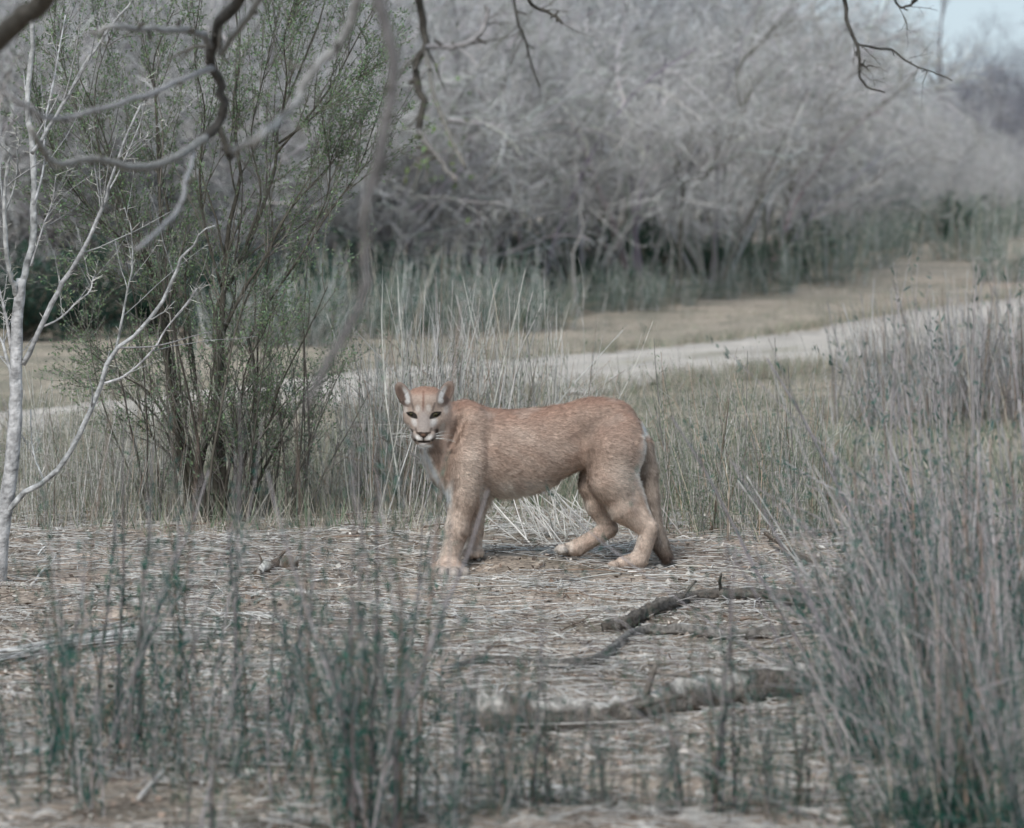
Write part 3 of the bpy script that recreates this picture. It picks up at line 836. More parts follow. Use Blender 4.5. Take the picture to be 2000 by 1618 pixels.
ORD = "first second third fourth fifth sixth seventh eighth ninth tenth eleventh twelfth thirteenth fourteenth fifteenth sixteenth seventeenth eighteenth nineteenth twentieth".split()
_o9 = ORD[:9]
for tens, even in (("twenty", None), ("thirty", "thirtieth"), ("forty", "fortieth"), ("fifty", "fiftieth")):
    ORD += ([even] if even else []) + [tens + "-" + w for w in _o9]
def scatter(protos, spots, label, cat, group, used, seed=0, rot=True, order=False):
    g = np.random.default_rng(seed)
    rank = {}
    if order:
        px = [float(l[0] / l[1]) for l, _ in spots]
        for r, k in enumerate(sorted(range(len(spots)), key=lambda i: px[i])): rank[k] = ORD[r]
    for k, (loc, sc) in enumerate(spots):
        pr = protos[k % len(protos)]
        if id(pr) not in used: used.add(id(pr)); o = pr
        else: o = copy_tree(pr)
        place(o, loc, g.uniform(0, 6.28) if rot else 0.0, sc)
        tag(o, label + (", %s from the left" % rank[k] if order else ""), cat, group)
USED = set()

def build_thicket():
    g = np.random.default_rng(21)
    A = [thicket_proto(101 + k, 4.6, 13, 0.55, 1.1, GREY, 1.0, lf=2600) for k in range(2)]
    B = [thicket_proto(111 + k, 5.2, 12, 0.4, 0.35, (0.41, 0.405, 0.41), 1.0) for k in range(2)]
    D = [thicket_proto(121, 5.0, 10, 0.35, 0.2, (0.24, 0.24, 0.27), 1.0, 0.045)]
    def base_line(px):
        return np.interp(px, [-300, 300, 650, 1000, 1300, 1560, 1720, 1850, 2000, 2300], [655, 650, 632, 610, 590, 552, 490, 455, 436, 425])
    # front rank
    spots = []
    for px in np.arange(-180, 1560, 120):
        p = G(px + g.uniform(-30, 30), base_line(px) - 14); spots.append((p, g.uniform(0.8, 1.05)))
    E = [thicket_proto(131 + k, 4.4, 12, 0.45, 1.25, GREY, 1.0, lf=1500, low=0.38) for k in range(2)]
    hollow = [s_ for s_ in spots if 960 < s_[0][0] / s_[0][1] * F_PX + 1000 < 1440]
    spots = [s_ for s_ in spots if not 960 < s_[0][0] / s_[0][1] * F_PX + 1000 < 1440]
    scatter(E, hollow, "bare grey shrub spreading over the dark hollow at the thicket's foot", "shrub", "shrubs over the dark hollow", USED, 14)
    scatter(A + B[:1], spots, "bare grey shrub in the front rank of the thicket beyond the road", "shrub", "shrubs in the front rank of the thicket", USED, 1)
    spots = []
    for px in np.arange(-200, 1640, 150):
        p = G(px + g.uniform(-40, 40), base_line(px) - 22); p = p + np.array([p[0] / p[1] * 6, 6, 0]); p[2] = T(p[0], p[1]); spots.append((p, g.uniform(1.0, 1.25)))
    scatter(B + A, spots, "taller bare grey shrub deep inside the thicket behind the front rank", "shrub", "shrubs deep inside the thicket", USED, 2)
    spots = []
    for px in np.arange(-250, 1560, 170):
        Y = g.uniform(66, 80); x = (px - 1000) / F_PX * Y; spots.append((np.array([x, Y, T(x, Y)]), g.uniform(1.25, 1.5)))
    scatter(B, spots, "tall grey shrub at the back of the thicket, nearly hidden", "shrub", "shrubs at the back of the thicket", USED, 3)
    # right-hand part, receding and lower towards the sky gap
    spots = []
    for px, top, Y in ((1590, 20, 66), (1660, 60, 70), (1730, 120, 76), (1800, 150, 82), (1870, 190, 88), (1640, 0, 80), (1720, 70, 92), (1790, 120, 98), (1850, 160, 104), (1560, -40, 88), (1940, 230, 92), (2030, 220, 98), (1910, 200, 96), (1985, 215, 100), (2080, 200, 102), (1700, 280, 72), (1765, 300, 77), (1830, 300, 80), (1895, 290, 84), (1955, 280, 86), (2020, 270, 84), (1990, 330, 78)):
        x = (px - 1000) / F_PX * Y; z = float(T(x, Y)); h = HC - (top - HZ) / F_PX * Y - z
        spots.append((np.array([x, Y, z]), h / 5.6))
    scatter(B + A, spots, "pale lilac-grey shrub stepping down towards the gap of sky", "shrub", "pale shrubs near the gap of sky", USED, 4)
    spots = []
    for px, top, Y in ((1935, 80, 112), (1990, 40, 116), (2050, 30, 120), (1895, 130, 118), (1965, 100, 124), (1860, 170, 128), (2010, 90, 130), (1925, 140, 134), (2080, 60, 126), (1820, 190, 138)):
        x = (px - 1000) / F_PX * Y; z = float(T(x, Y)); h = HC - (top - HZ) / F_PX * Y - z
        spots.append((np.array([x, Y, z]), h / 5.2))
    scatter(D, spots, "darker grey bare tree at the right edge under the sky", "tree", "dark trees at the right edge", USED, 5, order=True)
    # the thin tree seen against the sky
    g2 = np.random.default_rng(8)
    Y = 108; b = np.array([(1838 - 1000) / F_PX * Y, Y, 0]); b[2] = T(b[0], b[1])
    tr = resample(np.array([b - b, [0.1, 0, 2.0], [-0.05, 0, 4.2], [0.1, 0, 6.6]]), 10)[None]
    rr = np.linspace(0.09, 0.02, 10)[None]
    p1, r1 = sprout(g2, tr, rr, 16, 0.35, 0.98, 1.2, 2.4, 0.6, 7, 0.1, (0, 0, 0.12), 0.5, 0.3, 0.012)
    p2, r2 = sprout(g2, p1, r1, 8, 0.2, 1, 0.4, 0.9, 0.6, 5, 0.12, (0, 0, 0.08), 0.6, 0.4, 0.008)
    root = empty("bare_tree", b)
    link("trunk", make_mesh("trunk", *tubes(tr, rr, 7, (0.2, 0.19, 0.2))), M_BARK, root)
    link("crown", make_mesh("crown", *join(tubes(p1, r1, 4, (0.2, 0.19, 0.2)), tubes(p2, r2, 3, (0.22, 0.21, 0.22)))), M_TWIG, root)
    tag(root, "slender bare tree standing out against the pale sky", "tree")

    # distinct shrubs with dark visible limbs
    def limb_shrub(name, label, limbs, Y, r0, col, seed, tw=7):
        b = P(limbs[0][0][0], limbs[0][0][1], Y); b[2] = T(b[0], b[1])
        root = empty(name, b); g = np.random.default_rng(seed)
        allp, allr = [], []
        for k, lb in enumerate(limbs):
            q = np.array([P(x, y, Y + (g.uniform(-0.5, 0.5) if k else 0) * (0 if i == 0 else 1)) for i, (x, y) in enumerate(lb)])
            if k == 0: q[0, 2] = b[2] - 0.05
            pp = resample(q - b, 12)[None]; rr = (r0 * (1.0 if k == 0 else 0.6)) * np.linspace(1, 0.3, 12)[None]
            link("trunk" if k == 0 else "limb", make_mesh("limb", *tubes(pp, rr, 7, col)), M_BARK, root)
            allp.append(pp); allr.append(rr)
        pp = np.concatenate(allp); rr = np.concatenate(allr)
        p1, r1 = sprout(g, pp, rr, tw, 0.4, 1, 0.6, 1.6, 0.6, 6, 0.12, (0.02, 0, 0.1), 0.5, 0.3, 0.006)
        p2, r2 = sprout(g, p1, r1, 6, 0.1, 1, 0.3, 0.7, 0.6, 5, 0.15, (0.02, 0, 0.06), 0.6, 0.4, 0.0045)
        link("twigs", make_mesh("twigs", *join(tubes(p1, r1, 4, np.array(col) * 1.5), tubes(p2, r2, 3, np.array(col) * 2.0))), M_TWIG, root)
        tag(root, label, "shrub")
    limb_shrub("arching_shrub", "shrub with three dark arching limbs leaning right over the far verge", [
        [(1540, 552), (1536, 440), (1540, 380), (1560, 320), (1590, 280), (1605, 210), (1650, 160), (1700, 120)],
        [(1588, 285), (1650, 250), (1710, 215), (1755, 180), (1790, 140)],
        [(1545, 360), (1535, 270), (1510, 235), (1490, 190)],
        [(1540, 300), (1560, 230), (1590, 180), (1620, 140), (1660, 60)]], 58, 0.05, (0.15, 0.14, 0.115), 31)
    limb_shrub("crooked_shrub", "crooked dark-limbed shrub rising from the shadowed hollow", [
        [(1325, 560), (1330, 440), (1335, 372), (1345, 352), (1385, 345), (1400, 290), (1440, 240), (1470, 170)],
        [(1337, 365), (1320, 340), (1325, 320), (1345, 290)],
        [(1450, 230), (1440, 140), (1490, 80), (1530, 40)]], 51, 0.04, (0.10, 0.095, 0.08), 32)
    limb_shrub("leaning_shrub", "low grey shrub with one long limb arching right", [
        [(1640, 520), (1650, 430), (1690, 370), (1740, 325), (1800, 308), (1870, 318)],
        [(1620, 420), (1680, 405), (1760, 410), (1820, 418)]], 66, 0.035, (0.22, 0.21, 0.2), 33)
    limb_shrub("fallen_limb_shrub", "grey shrub with a pale bent limb in front of the dark hollow", [
        [(1130, 575), (1118, 500), (1140, 450), (1132, 400), (1165, 340), (1190, 310), (1240, 250)],
        [(1000, 440), (1100, 410), (1220, 400), (1340, 385)],
        [(820, 470), (900, 440), (980, 390), (1010, 340)]], 47, 0.022, (0.24, 0.232, 0.225), 34)

def build_understory():
    g = np.random.default_rng(31)
    GB = [bush_proto(201, 1.0, (0.035, 0.075, 0.055)), bush_proto(202, 1.2, (0.045, 0.09, 0.06))]
    spots = []
    for px, py, s in ((640, 640, 1.0), (700, 620, 0.9), (590, 650, 0.8), (960, 600, 0.9), (1020, 590, 1.0), (1120, 585, 0.8), (1250, 575, 0.7), (1180, 600, 0.6), (1380, 560, 0.7), (860, 610, 0.8), (770, 622, 0.9), (1480, 555, 0.7), (1010, 566, 1.0), (1080, 560, 1.1), (1150, 556, 1.1), (1220, 552, 1.1), (1290, 548, 1.1), (1360, 544, 1.0)):  # last six bushes are added to darken the hollow
        spots.append((G(px, py), s * g.uniform(0.8, 1.1)))
    scatter(GB, spots, "dark green bush at the foot of the thicket beyond the road", "bush", "dark green bushes along the thicket foot", USED, 6, order=True)
    for px, py, s, lb in ((1865, 438, 0.9, "rounded dark green bush on the far verge near the right edge"), (1560, 545, 1.0, "dark green bush at the foot of the arching shrub"), (1730, 478, 1.0, "low dark green bush beside fallen grey branches on the far verge"), (150, 660, 1.0, "dark green bush behind the pale thorn tree"), (40, 668, 0.9, "dark green bush low at the left edge behind the thorn tree"), (300, 655, 0.9, "dark green bush behind the left half of the green shrub"), (420, 655, 1.0, "dark green bush behind the middle of the green shrub"), (520, 650, 0.9, "dark green bush behind the right half of the green shrub")):
        o = copy_tree(GB[0]); place(o, G(px, py), g.uniform(0, 6), s); tag(o, lb, "bush"); 
        if "group" in o: del o["group"]
    # tall grey grass along the foot of the thicket
    TG = [weed_proto(211 + k, 120, 1.15, 0.25, (0.45, 0.45, 0.43), (0.085, 0.15, 0.115), 2200, 0.006, sub=2, footprint=0.7, name="tall_grass_clump", leafL=0.1, leafW=0.006) for k in range(3)]
    spots = []
    for px, py in ((740, 640), (820, 625), (900, 620), (1000, 612), (1080, 606), (1160, 600), (1240, 596), (1320, 588), (1400, 575), (1480, 565), (690, 650), (1130, 585), (1200, 580), (1290, 572), (560, 665), (470, 668), (1600, 545), (1660, 515), (950, 640), (1060, 632), (860, 645), (1600, 500), (1690, 480), (1780, 462), (1820, 470), (1900, 445), (1960, 440), (1745, 490), (1790, 478), (1765, 468), (1855, 466), (1930, 460), (1990, 458)):
        spots.append((G(px + g.uniform(-15, 15), py + 10), g.uniform(0.42, 0.62) if 960 < px < 1440 else g.uniform(0.6, 1.0)))
    scatter(TG, spots, "tall dry grey grass clump along the foot of the thicket", "grass clump", "tall grass along the thicket foot", USED, 7, order=True)

def build_weeds():
    g = np.random.default_rng(41)
    STRAW = (0.44, 0.42, 0.395); GRN = (0.075, 0.13, 0.095); TEAL = (0.036, 0.112, 0.088)
    # clump behind the animal
    W1 = [weed_proto(301 + k, 56, 0.95, 0.10, STRAW, (0.13, 0.18, 0.115), 1300, 0.0028, sub=3, footprint=0.26, subang=0.25) for k in range(3)]
    spots = []
    for px, py, s in ((650, 985, 0.5), (735, 990, 0.85), (780, 985, 1.05), (830, 990, 1.1), (880, 985, 1.12), (930, 980, 1.1), (985, 975, 1.08), (1040, 965, 1.0), (1090, 960, 0.95), (765, 940, 1.0), (860, 935, 1.05), (950, 930, 1.05), (1050, 925, 1.0), (790, 1005, 1.0), (810, 960, 1.05), (1120, 950, 0.6)):
        spots.append((G(px + g.uniform(-12, 12), py), s * g.uniform(0.85, 1.05)))
    scatter(W1, spots, "tall dry grey weed clump standing behind the cougar", "weed clump", "dry weeds behind the cougar", USED, 8, order=True)
    # right of the animal, shorter and greener
    W2 = [weed_proto(311 + k, 26, 0.72, 0.22, (0.38, 0.36, 0.335), (0.125, 0.17, 0.11), 1300, 0.0024, sub=3, footprint=0.25) for k in range(3)]
    spots = []
    for px, py, s in ((1320, 1045, 0.8), (1375, 1030, 1.0), (1430, 1045, 1.0), (1490, 1050, 0.9), (1540, 1035, 1.0), (1350, 990, 1.0), (1420, 985, 1.05), (1500, 990, 1.0), (1590, 1030, 1.0), (1620, 980, 0.9), (1300, 985, 0.75), (1560, 940, 0.9), (1450, 930, 0.9), (1350, 930, 0.85)):
        spots.append((G(px + g.uniform(-12, 12), py), s * g.uniform(0.85, 1.1)))
    scatter(W2, spots, "grey-green weed clump right of the cougar's tail", "weed clump", "weeds right of the cougar", USED, 9, order=True)
    # left, between thorn tree and green shrub
    spots = []
    for px, py, s in ((60, 1024, 0.4), (135, 1030, 0.5), (205, 1022, 0.6), (262, 1018, 0.65), (318, 1012, 0.6), (575, 1008, 0.62), (610, 1000, 0.6), (535, 1015, 0.5), (240, 960, 0.6), (20, 1010, 0.5), (95, 985, 0.65), (160, 975, 0.7), (290, 975, 0.8), (350, 990, 0.7), (60, 960, 0.6), (200, 990, 0.75), (480, 1005, 0.6), (130, 1000, 0.6)):
        spots.append((G(px + g.uniform(-10, 10), py), s * g.uniform(0.85, 1.1)))
    scatter([copy_tree(W1[0]), copy_tree(W2[1])], spots, "thin dry weed clump around the foot of the green shrub", "weed clump", "weeds around the green shrub", USED, 10, order=True)
    # far right clump by the road
    W3 = [weed_proto(321 + k, 80, 0.86, 0.14, (0.33, 0.32, 0.315), (0.11, 0.14, 0.11), 1100, 0.004, sub=4, footprint=0.4) for k in range(2)]
    spots = []
    for px, py, s in ((1740, 820, 1.0), (1800, 835, 1.05), (1870, 830, 1.0), (1940, 840, 1.05), (2000, 835, 1.1), (1700, 850, 0.75), (1770, 780, 0.9), (1900, 790, 0.95), (1980, 780, 1.0)):
        spots.append((G(px, py), s * g.uniform(0.9, 1.05)))
    scatter(W3, spots, "dense grey weed clump standing against the pale road at right", "weed clump", "dense weeds against the road at right", USED, 11, order=True)
    spots = []
    for px, py in ((1160, 792), (1230, 782), (1300, 776), (1340, 790), (1410, 764), (1470, 772), (1540, 752), (1600, 758), (1660, 738), (1700, 730), (1250, 800), (1560, 780), (1400, 800), (1480, 740), (200, 900), (120, 890), (280, 895), (60, 880)):
        spots.append((G(px + g.uniform(-10, 10), py), g.uniform(0.35, 0.6)))
    scatter([copy_tree(W2[0]), copy_tree(W2[2])], spots, "small ragged weed tuft on the near edge of the dirt road", "weed clump", "weed tufts along the near road edge", USED, 15, order=True)
    spots = []
    for px, py in ((1180, 640), (1260, 648), (1350, 622), (1440, 630), (1520, 600), (1590, 610), (1660, 570), (1740, 590), (1800, 540), (1880, 560), (1940, 520), (1700, 530), (1850, 500), (1960, 480), (1300, 610), (1620, 640)):
        spots.append((G(px + g.uniform(-10, 10), py), g.uniform(0.25, 0.5)))
    scatter([copy_tree(W2[1]), copy_tree(W2[0])], spots, "small grey-green tuft on the far verge between road and thicket", "weed clump", "tufts on the far verge", USED, 16, order=True)
    # big right-hand foreground bush: fans up and left
    W4 = [weed_proto(331 + k, 36, 1.04, 0.16, (0.35, 0.322, 0.32), TEAL, 3800, 0.0029, lean=(-0.16, 0.0), sub=5, footprint=0.2, subang=0.3, leafL=0.03, leafW=0.0022, lt=0.5, wild=0.03) for k in range(3)]
    spots = []
    for px, py, s in ((1760, 1400, 0.95), (1830, 1380, 1.05), (1900, 1390, 1.05), (1970, 1370, 1.1), (2040, 1380, 1.1), (1800, 1480, 0.9), (1880, 1500, 0.9), (1960, 1490, 0.95), (2030, 1500, 0.95), (1720, 1470, 0.7), (1850, 1290, 0.95), (1960, 1270, 1.0), (1900, 1620, 0.75), (1990, 1640, 0.75), (1800, 1630, 0.7)):
        spots.append((G(px, py), s * g.uniform(0.88, 1.08)))
    scatter(W4, spots, "tall wiry grey-green bush clump in the right foreground", "bush", "wiry bush in the right foreground", USED, 12, rot=False, order=True)
    for k, o in enumerate([o for o in COL.objects if o.get("group") == "wiry bush in the right foreground"]):
        o.rotation_euler[2] = g.uniform(-0.5, 0.5)
    # foreground stems along the bottom, blurred
    W5 = [weed_proto(341 + k, 6, 0.95, 0.2, (0.28, 0.258, 0.252), TEAL, 430, 0.0034, sub=3, footprint=0.12, subang=0.3, leafL=0.03, leafW=0.0022, lt=0.7) for k in range(5)]
    spots = []
    row = [(px_ + g.uniform(-18, 18), g.uniform(8.3, 10.6), g.uniform(0.45, 1.15)) for px_ in np.linspace(20, 1590, 50)]
    row += [(240, 9.3, 1.15), (700, 8.6, 1.05), (745, 8.5, 1.1), (800, 8.7, 1.1), (1003, 8.8, 1.1), (660, 8.7, 1.0)]
    row = [(a_, min(b_, 8.9), c_ * 0.8) if 950 < a_ < 1600 else (a_, b_, c_) for a_, b_, c_ in row]
    for px, Y, s in row:
        x = (px - 1000) / F_PX * Y
        spots.append((np.array([x, Y, float(T(x, Y))]), s * g.uniform(0.9, 1.1) * (0.66 if 800 < px < 1320 else 1.0)))
    scatter(W5, spots, "thin green-based stems out of focus in the near foreground", "weed clump", "blurred stems in the near foreground", USED, 13, order=True)

# ---- ground cover and litter nobody could count
def build_cover():
    g = np.random.default_rng(51)
    def blades(name, n, yr, hr, cols, wd, label, mask=None, lean=0.5):
        Y = g.uniform(*yr, n) if True else 0
        X = g.uniform(-1, 1, n) * (0.145 * Y + 1.3)
        if mask is not None:
            k = mask(X, Y); X, Y = X[k], Y[k]; n = len(X)
        b = np.stack([X, Y, T(X, Y) - 0.01], 1)
        h = g.uniform(*hr, n) * (1 - 0.6 * sstep(19, 25, Y)) * (0.7 + 0.5 * np.sin(X * 2.3 + 1) * np.sin(Y * 1.1))
        tip = b + np.stack([g.normal(0, lean, n) * h, g.normal(0, lean, n) * h, h], 1)
        sd = np.stack([np.cos(a := g.uniform(0, 3.14, n)), np.sin(a), 0 * a], 1) * wd
        V = np.stack([b - sd, b + sd, tip], 1).reshape(-1, 3)
        ci = g.integers(0, len(cols), n)
        C = np.repeat(np.asarray(cols)[ci] * np.clip(g.normal(1, 0.2, (n, 1)), 0.5, 1.6), 3, 0)
        o = link(name, make_mesh(name, V, [np.arange(n * 3).reshape(n, 3)], C), M_GRASS)
        tag(o, label, "grass", kind="stuff")
    def off_road(x, y):
        fx = np.interp(y, [13.5, 26.6, 36.5, 46, 53, 70], [-9, -3.4, 0.75, 4.4, 7.3, 14])
        nx_ = np.interp(y, [13, 22.5, 28.0, 33.0, 41.3, 54.5], [-8, -3.3, 0.5, 3.25, 7.3, 14])
        m_ = g.uniform(0.0, 0.9, len(x)) ** 2 if len(x) > 1 else 0.1
        return ~((x > fx + m_) & (x < nx_ - m_))
    tan = [(0.40, 0.37, 0.31), (0.46, 0.43, 0.375), (0.22, 0.245, 0.17), (0.35, 0.31, 0.25), (0.14, 0.19, 0.125)]
    blades("dry_grass", 135000, (16.2, 27), (0.06, 0.26), tan, 0.003, "dry tan and green grass covering the ground behind the cougar",
           lambda x, y: off_road(x, y) & (g.random(len(x)) < 0.35 + 0.65 * sstep(16.8, 18.5, y)), 0.35)
    blades("verge_grass", 70000, (27, 60), (0.04, 0.15), [(0.38, 0.35, 0.28), (0.32, 0.315, 0.23), (0.40, 0.35, 0.30), (0.21, 0.245, 0.17)], 0.006, "short pale grass on the verges of the dirt road", off_road, 0.6)
    blades("sprouting_grass", 9000, (8.5, 16.5), (0.02, 0.09), [(0.10, 0.15, 0.09), (0.22, 0.22, 0.14), (0.14, 0.19, 0.12)], 0.0016, "sparse green sprouts among the litter in the clearing",
           lambda x, y: np.sin(x * 3 + y * 1.7) * np.sin(y * 2.9 - x) > 0.25, 0.5)
    # grass creeping over the road edges
    n = 26000
    fe = np.array([(-9, 13.5), (-3.4, 26.6), (0.75, 36.5), (4.4, 46), (7.3, 53), (14, 70)]); ne = np.array([(-8, 13), (-3.3, 22.5), (0.5, 28.0), (3.25, 33.0), (7.3, 41.3), (14, 54.5)])
    ec = resample(fe, 400), resample(ne, 400)
    pe = np.concatenate([ec[0][g.integers(60, 330, n // 3)], ec[1][g.integers(60, 330, n - n // 3)]]) + g.normal(0, 1, (n, 2)) * np.array([0.12, 0.28])
    tuft = 0.5 + 0.5 * np.sin(pe[:, 0] * 6.3 + 2 * np.sin(pe[:, 1] * 2.1)); kp_ = g.random(n) < tuft; pe = pe[kp_]; n = len(pe)
    b = np.concatenate([pe, (T(pe[:, 0], pe[:, 1]) - 0.01)[:, None]], 1); h = g.uniform(0.05, 0.2, n)
    tip = b + np.stack([g.normal(0, 0.4, n) * h, g.normal(0, 0.4, n) * h, h], 1); a = g.uniform(0, 3.14, n)
    sd_ = np.stack([np.cos(a), np.sin(a), 0 * a], 1) * 0.006
    cc = np.array([(0.38, 0.345, 0.28), (0.30, 0.29, 0.22), (0.19, 0.22, 0.155), (0.33, 0.28, 0.23)])[g.integers(0, 4, n)] * np.clip(g.normal(1, 0.2, (n, 1)), 0.5, 1.5)
    o = link("road_edge_grass", make_mesh("road_edge_grass", np.stack([b - sd_, b + sd_, tip], 1).reshape(-1, 3), [np.arange(n * 3).reshape(n, 3)], np.repeat(cc, 3, 0)), M_GRASS)
    tag(o, "ragged short grass creeping over both edges of the dirt road", "grass", kind="stuff")
    # straw litter
    n = 60000
    Y = 8.2 + g.random(n) ** 0.9 * 9.2; X = g.uniform(-1, 1, n) * (0.15 * Y + 1.1)
    dens_ = 0.5 + 0.5 * np.sin(X * 3.1 + 1.4 * np.sin(Y * 2.2)) * np.sin(Y * 3.7 + 1.1 * np.sin(X * 2.7)) + 0.25 * np.sin(X * 9 + Y * 7)
    k_ = g.random(n) < 0.08 + 0.92 * dens_; X, Y = X[k_], Y[k_]; n = len(X)
    a = g.normal(0, 0.85, n) + (g.random(n) < 0.25) * g.uniform(-1.5, 1.5, n)
    L = np.clip(g.lognormal(-2.4, 0.65, n), 0.025, 0.6)
    dx, dy = np.cos(a) * L / 2, np.sin(a) * L / 2
    bend = g.normal(0, 0.06, n) * L
    z = lambda x, y: T(x, y)
    hgt = np.abs(g.normal(0, 0.010, n)) + 0.002
    pth = np.stack([np.stack([X - dx, Y - dy, z(X - dx, Y - dy) + hgt * g.uniform(0.2, 1.6, n)], 1),
                    np.stack([X - bend * np.sin(a), Y + bend * np.cos(a), z(X, Y) + hgt + 0.003], 1),
                    np.stack([X + dx, Y + dy, z(X + dx, Y + dy) + hgt * g.uniform(0.2, 1.6, n)], 1)], 1)
    cols = np.array([(0.55, 0.525, 0.49), (0.62, 0.60, 0.57), (0.42, 0.37, 0.32), (0.26, 0.21, 0.175), (0.42, 0.41, 0.40), (0.13, 0.105, 0.09)])
    C = cols[g.choice(6, n, p=[0.3, 0.22, 0.17, 0.11, 0.13, 0.07])] * np.clip(g.normal(1, 0.15, (n, 1)), 0.6, 1.4)
    r = np.clip(g.lognormal(-6.7, 0.45, n), 0.0006, 0.0045)
    o = link("straw_litter", make_mesh("straw_litter", *tubes(pth, np.repeat(r[:, None], 3, 1) * np.array([0.9, 1, 0.7]), 3, C)), M_LITTER)
    tag(o, "pale straw and fine dead stalks strewn over the clearing", "litter", kind="stuff")
    # twig litter
    n = 420
    Y = 8.4 + g.random(n) * 8.4; X = g.uniform(-1, 1, n) * (0.145 * Y + 0.3)
    a = g.normal(0, 0.8, n); L = g.uniform(0.1, 0.45, n)
    pth = np.zeros((n, 6, 3))
    for k in range(6):
        t_ = (k / 5 - 0.5) * L; wv_ = g.normal(0, 0.006, n)
        xx = X + np.cos(a) * t_ - np.sin(a) * wv_; yy = Y + np.sin(a) * t_ + np.cos(a) * wv_
        pth[:, k] = np.stack([xx, yy, T(xx, yy) + 0.008 + np.abs(g.normal(0, 0.006, n))], 1)
    cols = np.array([(0.16, 0.135, 0.115), (0.28, 0.255, 0.23), (0.40, 0.38, 0.355), (0.22, 0.16, 0.12)])
    C = cols[g.integers(0, 4, n)] * np.clip(g.normal(1, 0.2, (n, 1)), 0.6, 1.4)
    o = link("twig_litter", make_mesh("twig_litter", *tubes(pth, g.uniform(0.0018, 0.0042, n)[:, None] * np.linspace(1, 0.6, 6)[None], 5, C)), M_BARK)
    tag(o, "thin dead twigs scattered over the straw of the clearing", "litter", kind="stuff")
    # leaf chips
    n = 46000
    Y = 8.2 + g.random(n) * 9; X = g.uniform(-1, 1, n) * (0.15 * Y + 1.1)
    c = np.stack([X, Y, T(X, Y) + g.uniform(0.001, 0.012, n)], 1)
    u = nrm(np.stack([g.normal(size=n), g.normal(size=n), 0.35 * g.normal(size=n)], 1)); w = nrm(np.cross(u, np.stack([0.3 * g.normal(size=n), 0.3 * g.normal(size=n), np.ones(n)], 1)))
    s1 = np.clip(g.lognormal(-4.75, 0.45, (n, 1)), 0.004, 0.018); s2 = s1 * g.uniform(0.3, 0.8, (n, 1))
    V = np.stack([c - u * s1, c - w * s2, c + u * s1, c + w * s2], 1).reshape(-1, 3)
    cols = np.array([(0.42, 0.36, 0.31), (0.50, 0.465, 0.42), (0.29, 0.215, 0.17), (0.10, 0.075, 0.06), (0.23, 0.19, 0.16)])
    C = np.repeat(cols[g.choice(5, n, p=[0.24, 0.30, 0.18, 0.16, 0.12])] * np.clip(g.normal(1, 0.2, (n, 1)), 0.5, 1.5), 4, 0)
    o = link("leaf_litter", make_mesh("leaf_litter", V, [np.arange(n * 4).reshape(n, 4)], C), M_LITTER)
    tag(o, "brown and cream leaf scraps scattered between the straw", "litter", kind="stuff")
# ------------------------------------------------------------------ trees with hand-placed limbs
LIMBS = []
def limbs_from(root, b, specs, g, mat, col, sides=7, depth_j=0.0, kname="branch", bumpy=0.0):
    """specs: list of (points [(px,py,Y)], r0, r1); each limb is its own part. Returns paths, radii."""
    pp, rr = [], []
    for pts, r0, r1 in specs:
        q = np.array([P(*p) for p in pts]) - b
        K = 14 if len(pts) <= 5 else 22
        path = resample(q, K)
        rad = np.linspace(r0, r1, K)
        if bumpy: 
            path[1:-1] += g.normal(size=(K - 2, 3)) * bumpy * r0
            rad = rad * (1 + 0.25 * bumpy * g.normal(size=K))
        rad = np.maximum(rad, 0.0008)
        c = vary(g, col, 1, 0.06, 0.012)[0]
        lo_ = link(kname, make_mesh(kname, *tubes(path[None], rad[None], sides, c, caps=True)), mat, root)
        LIMBS.append(lo_)
        pp.append(resample(path, 14)); rr.append(np.interp(np.linspace(0, 1, 14), np.linspace(0, 1, K), rad))
    return np.array(pp), np.array(rr)

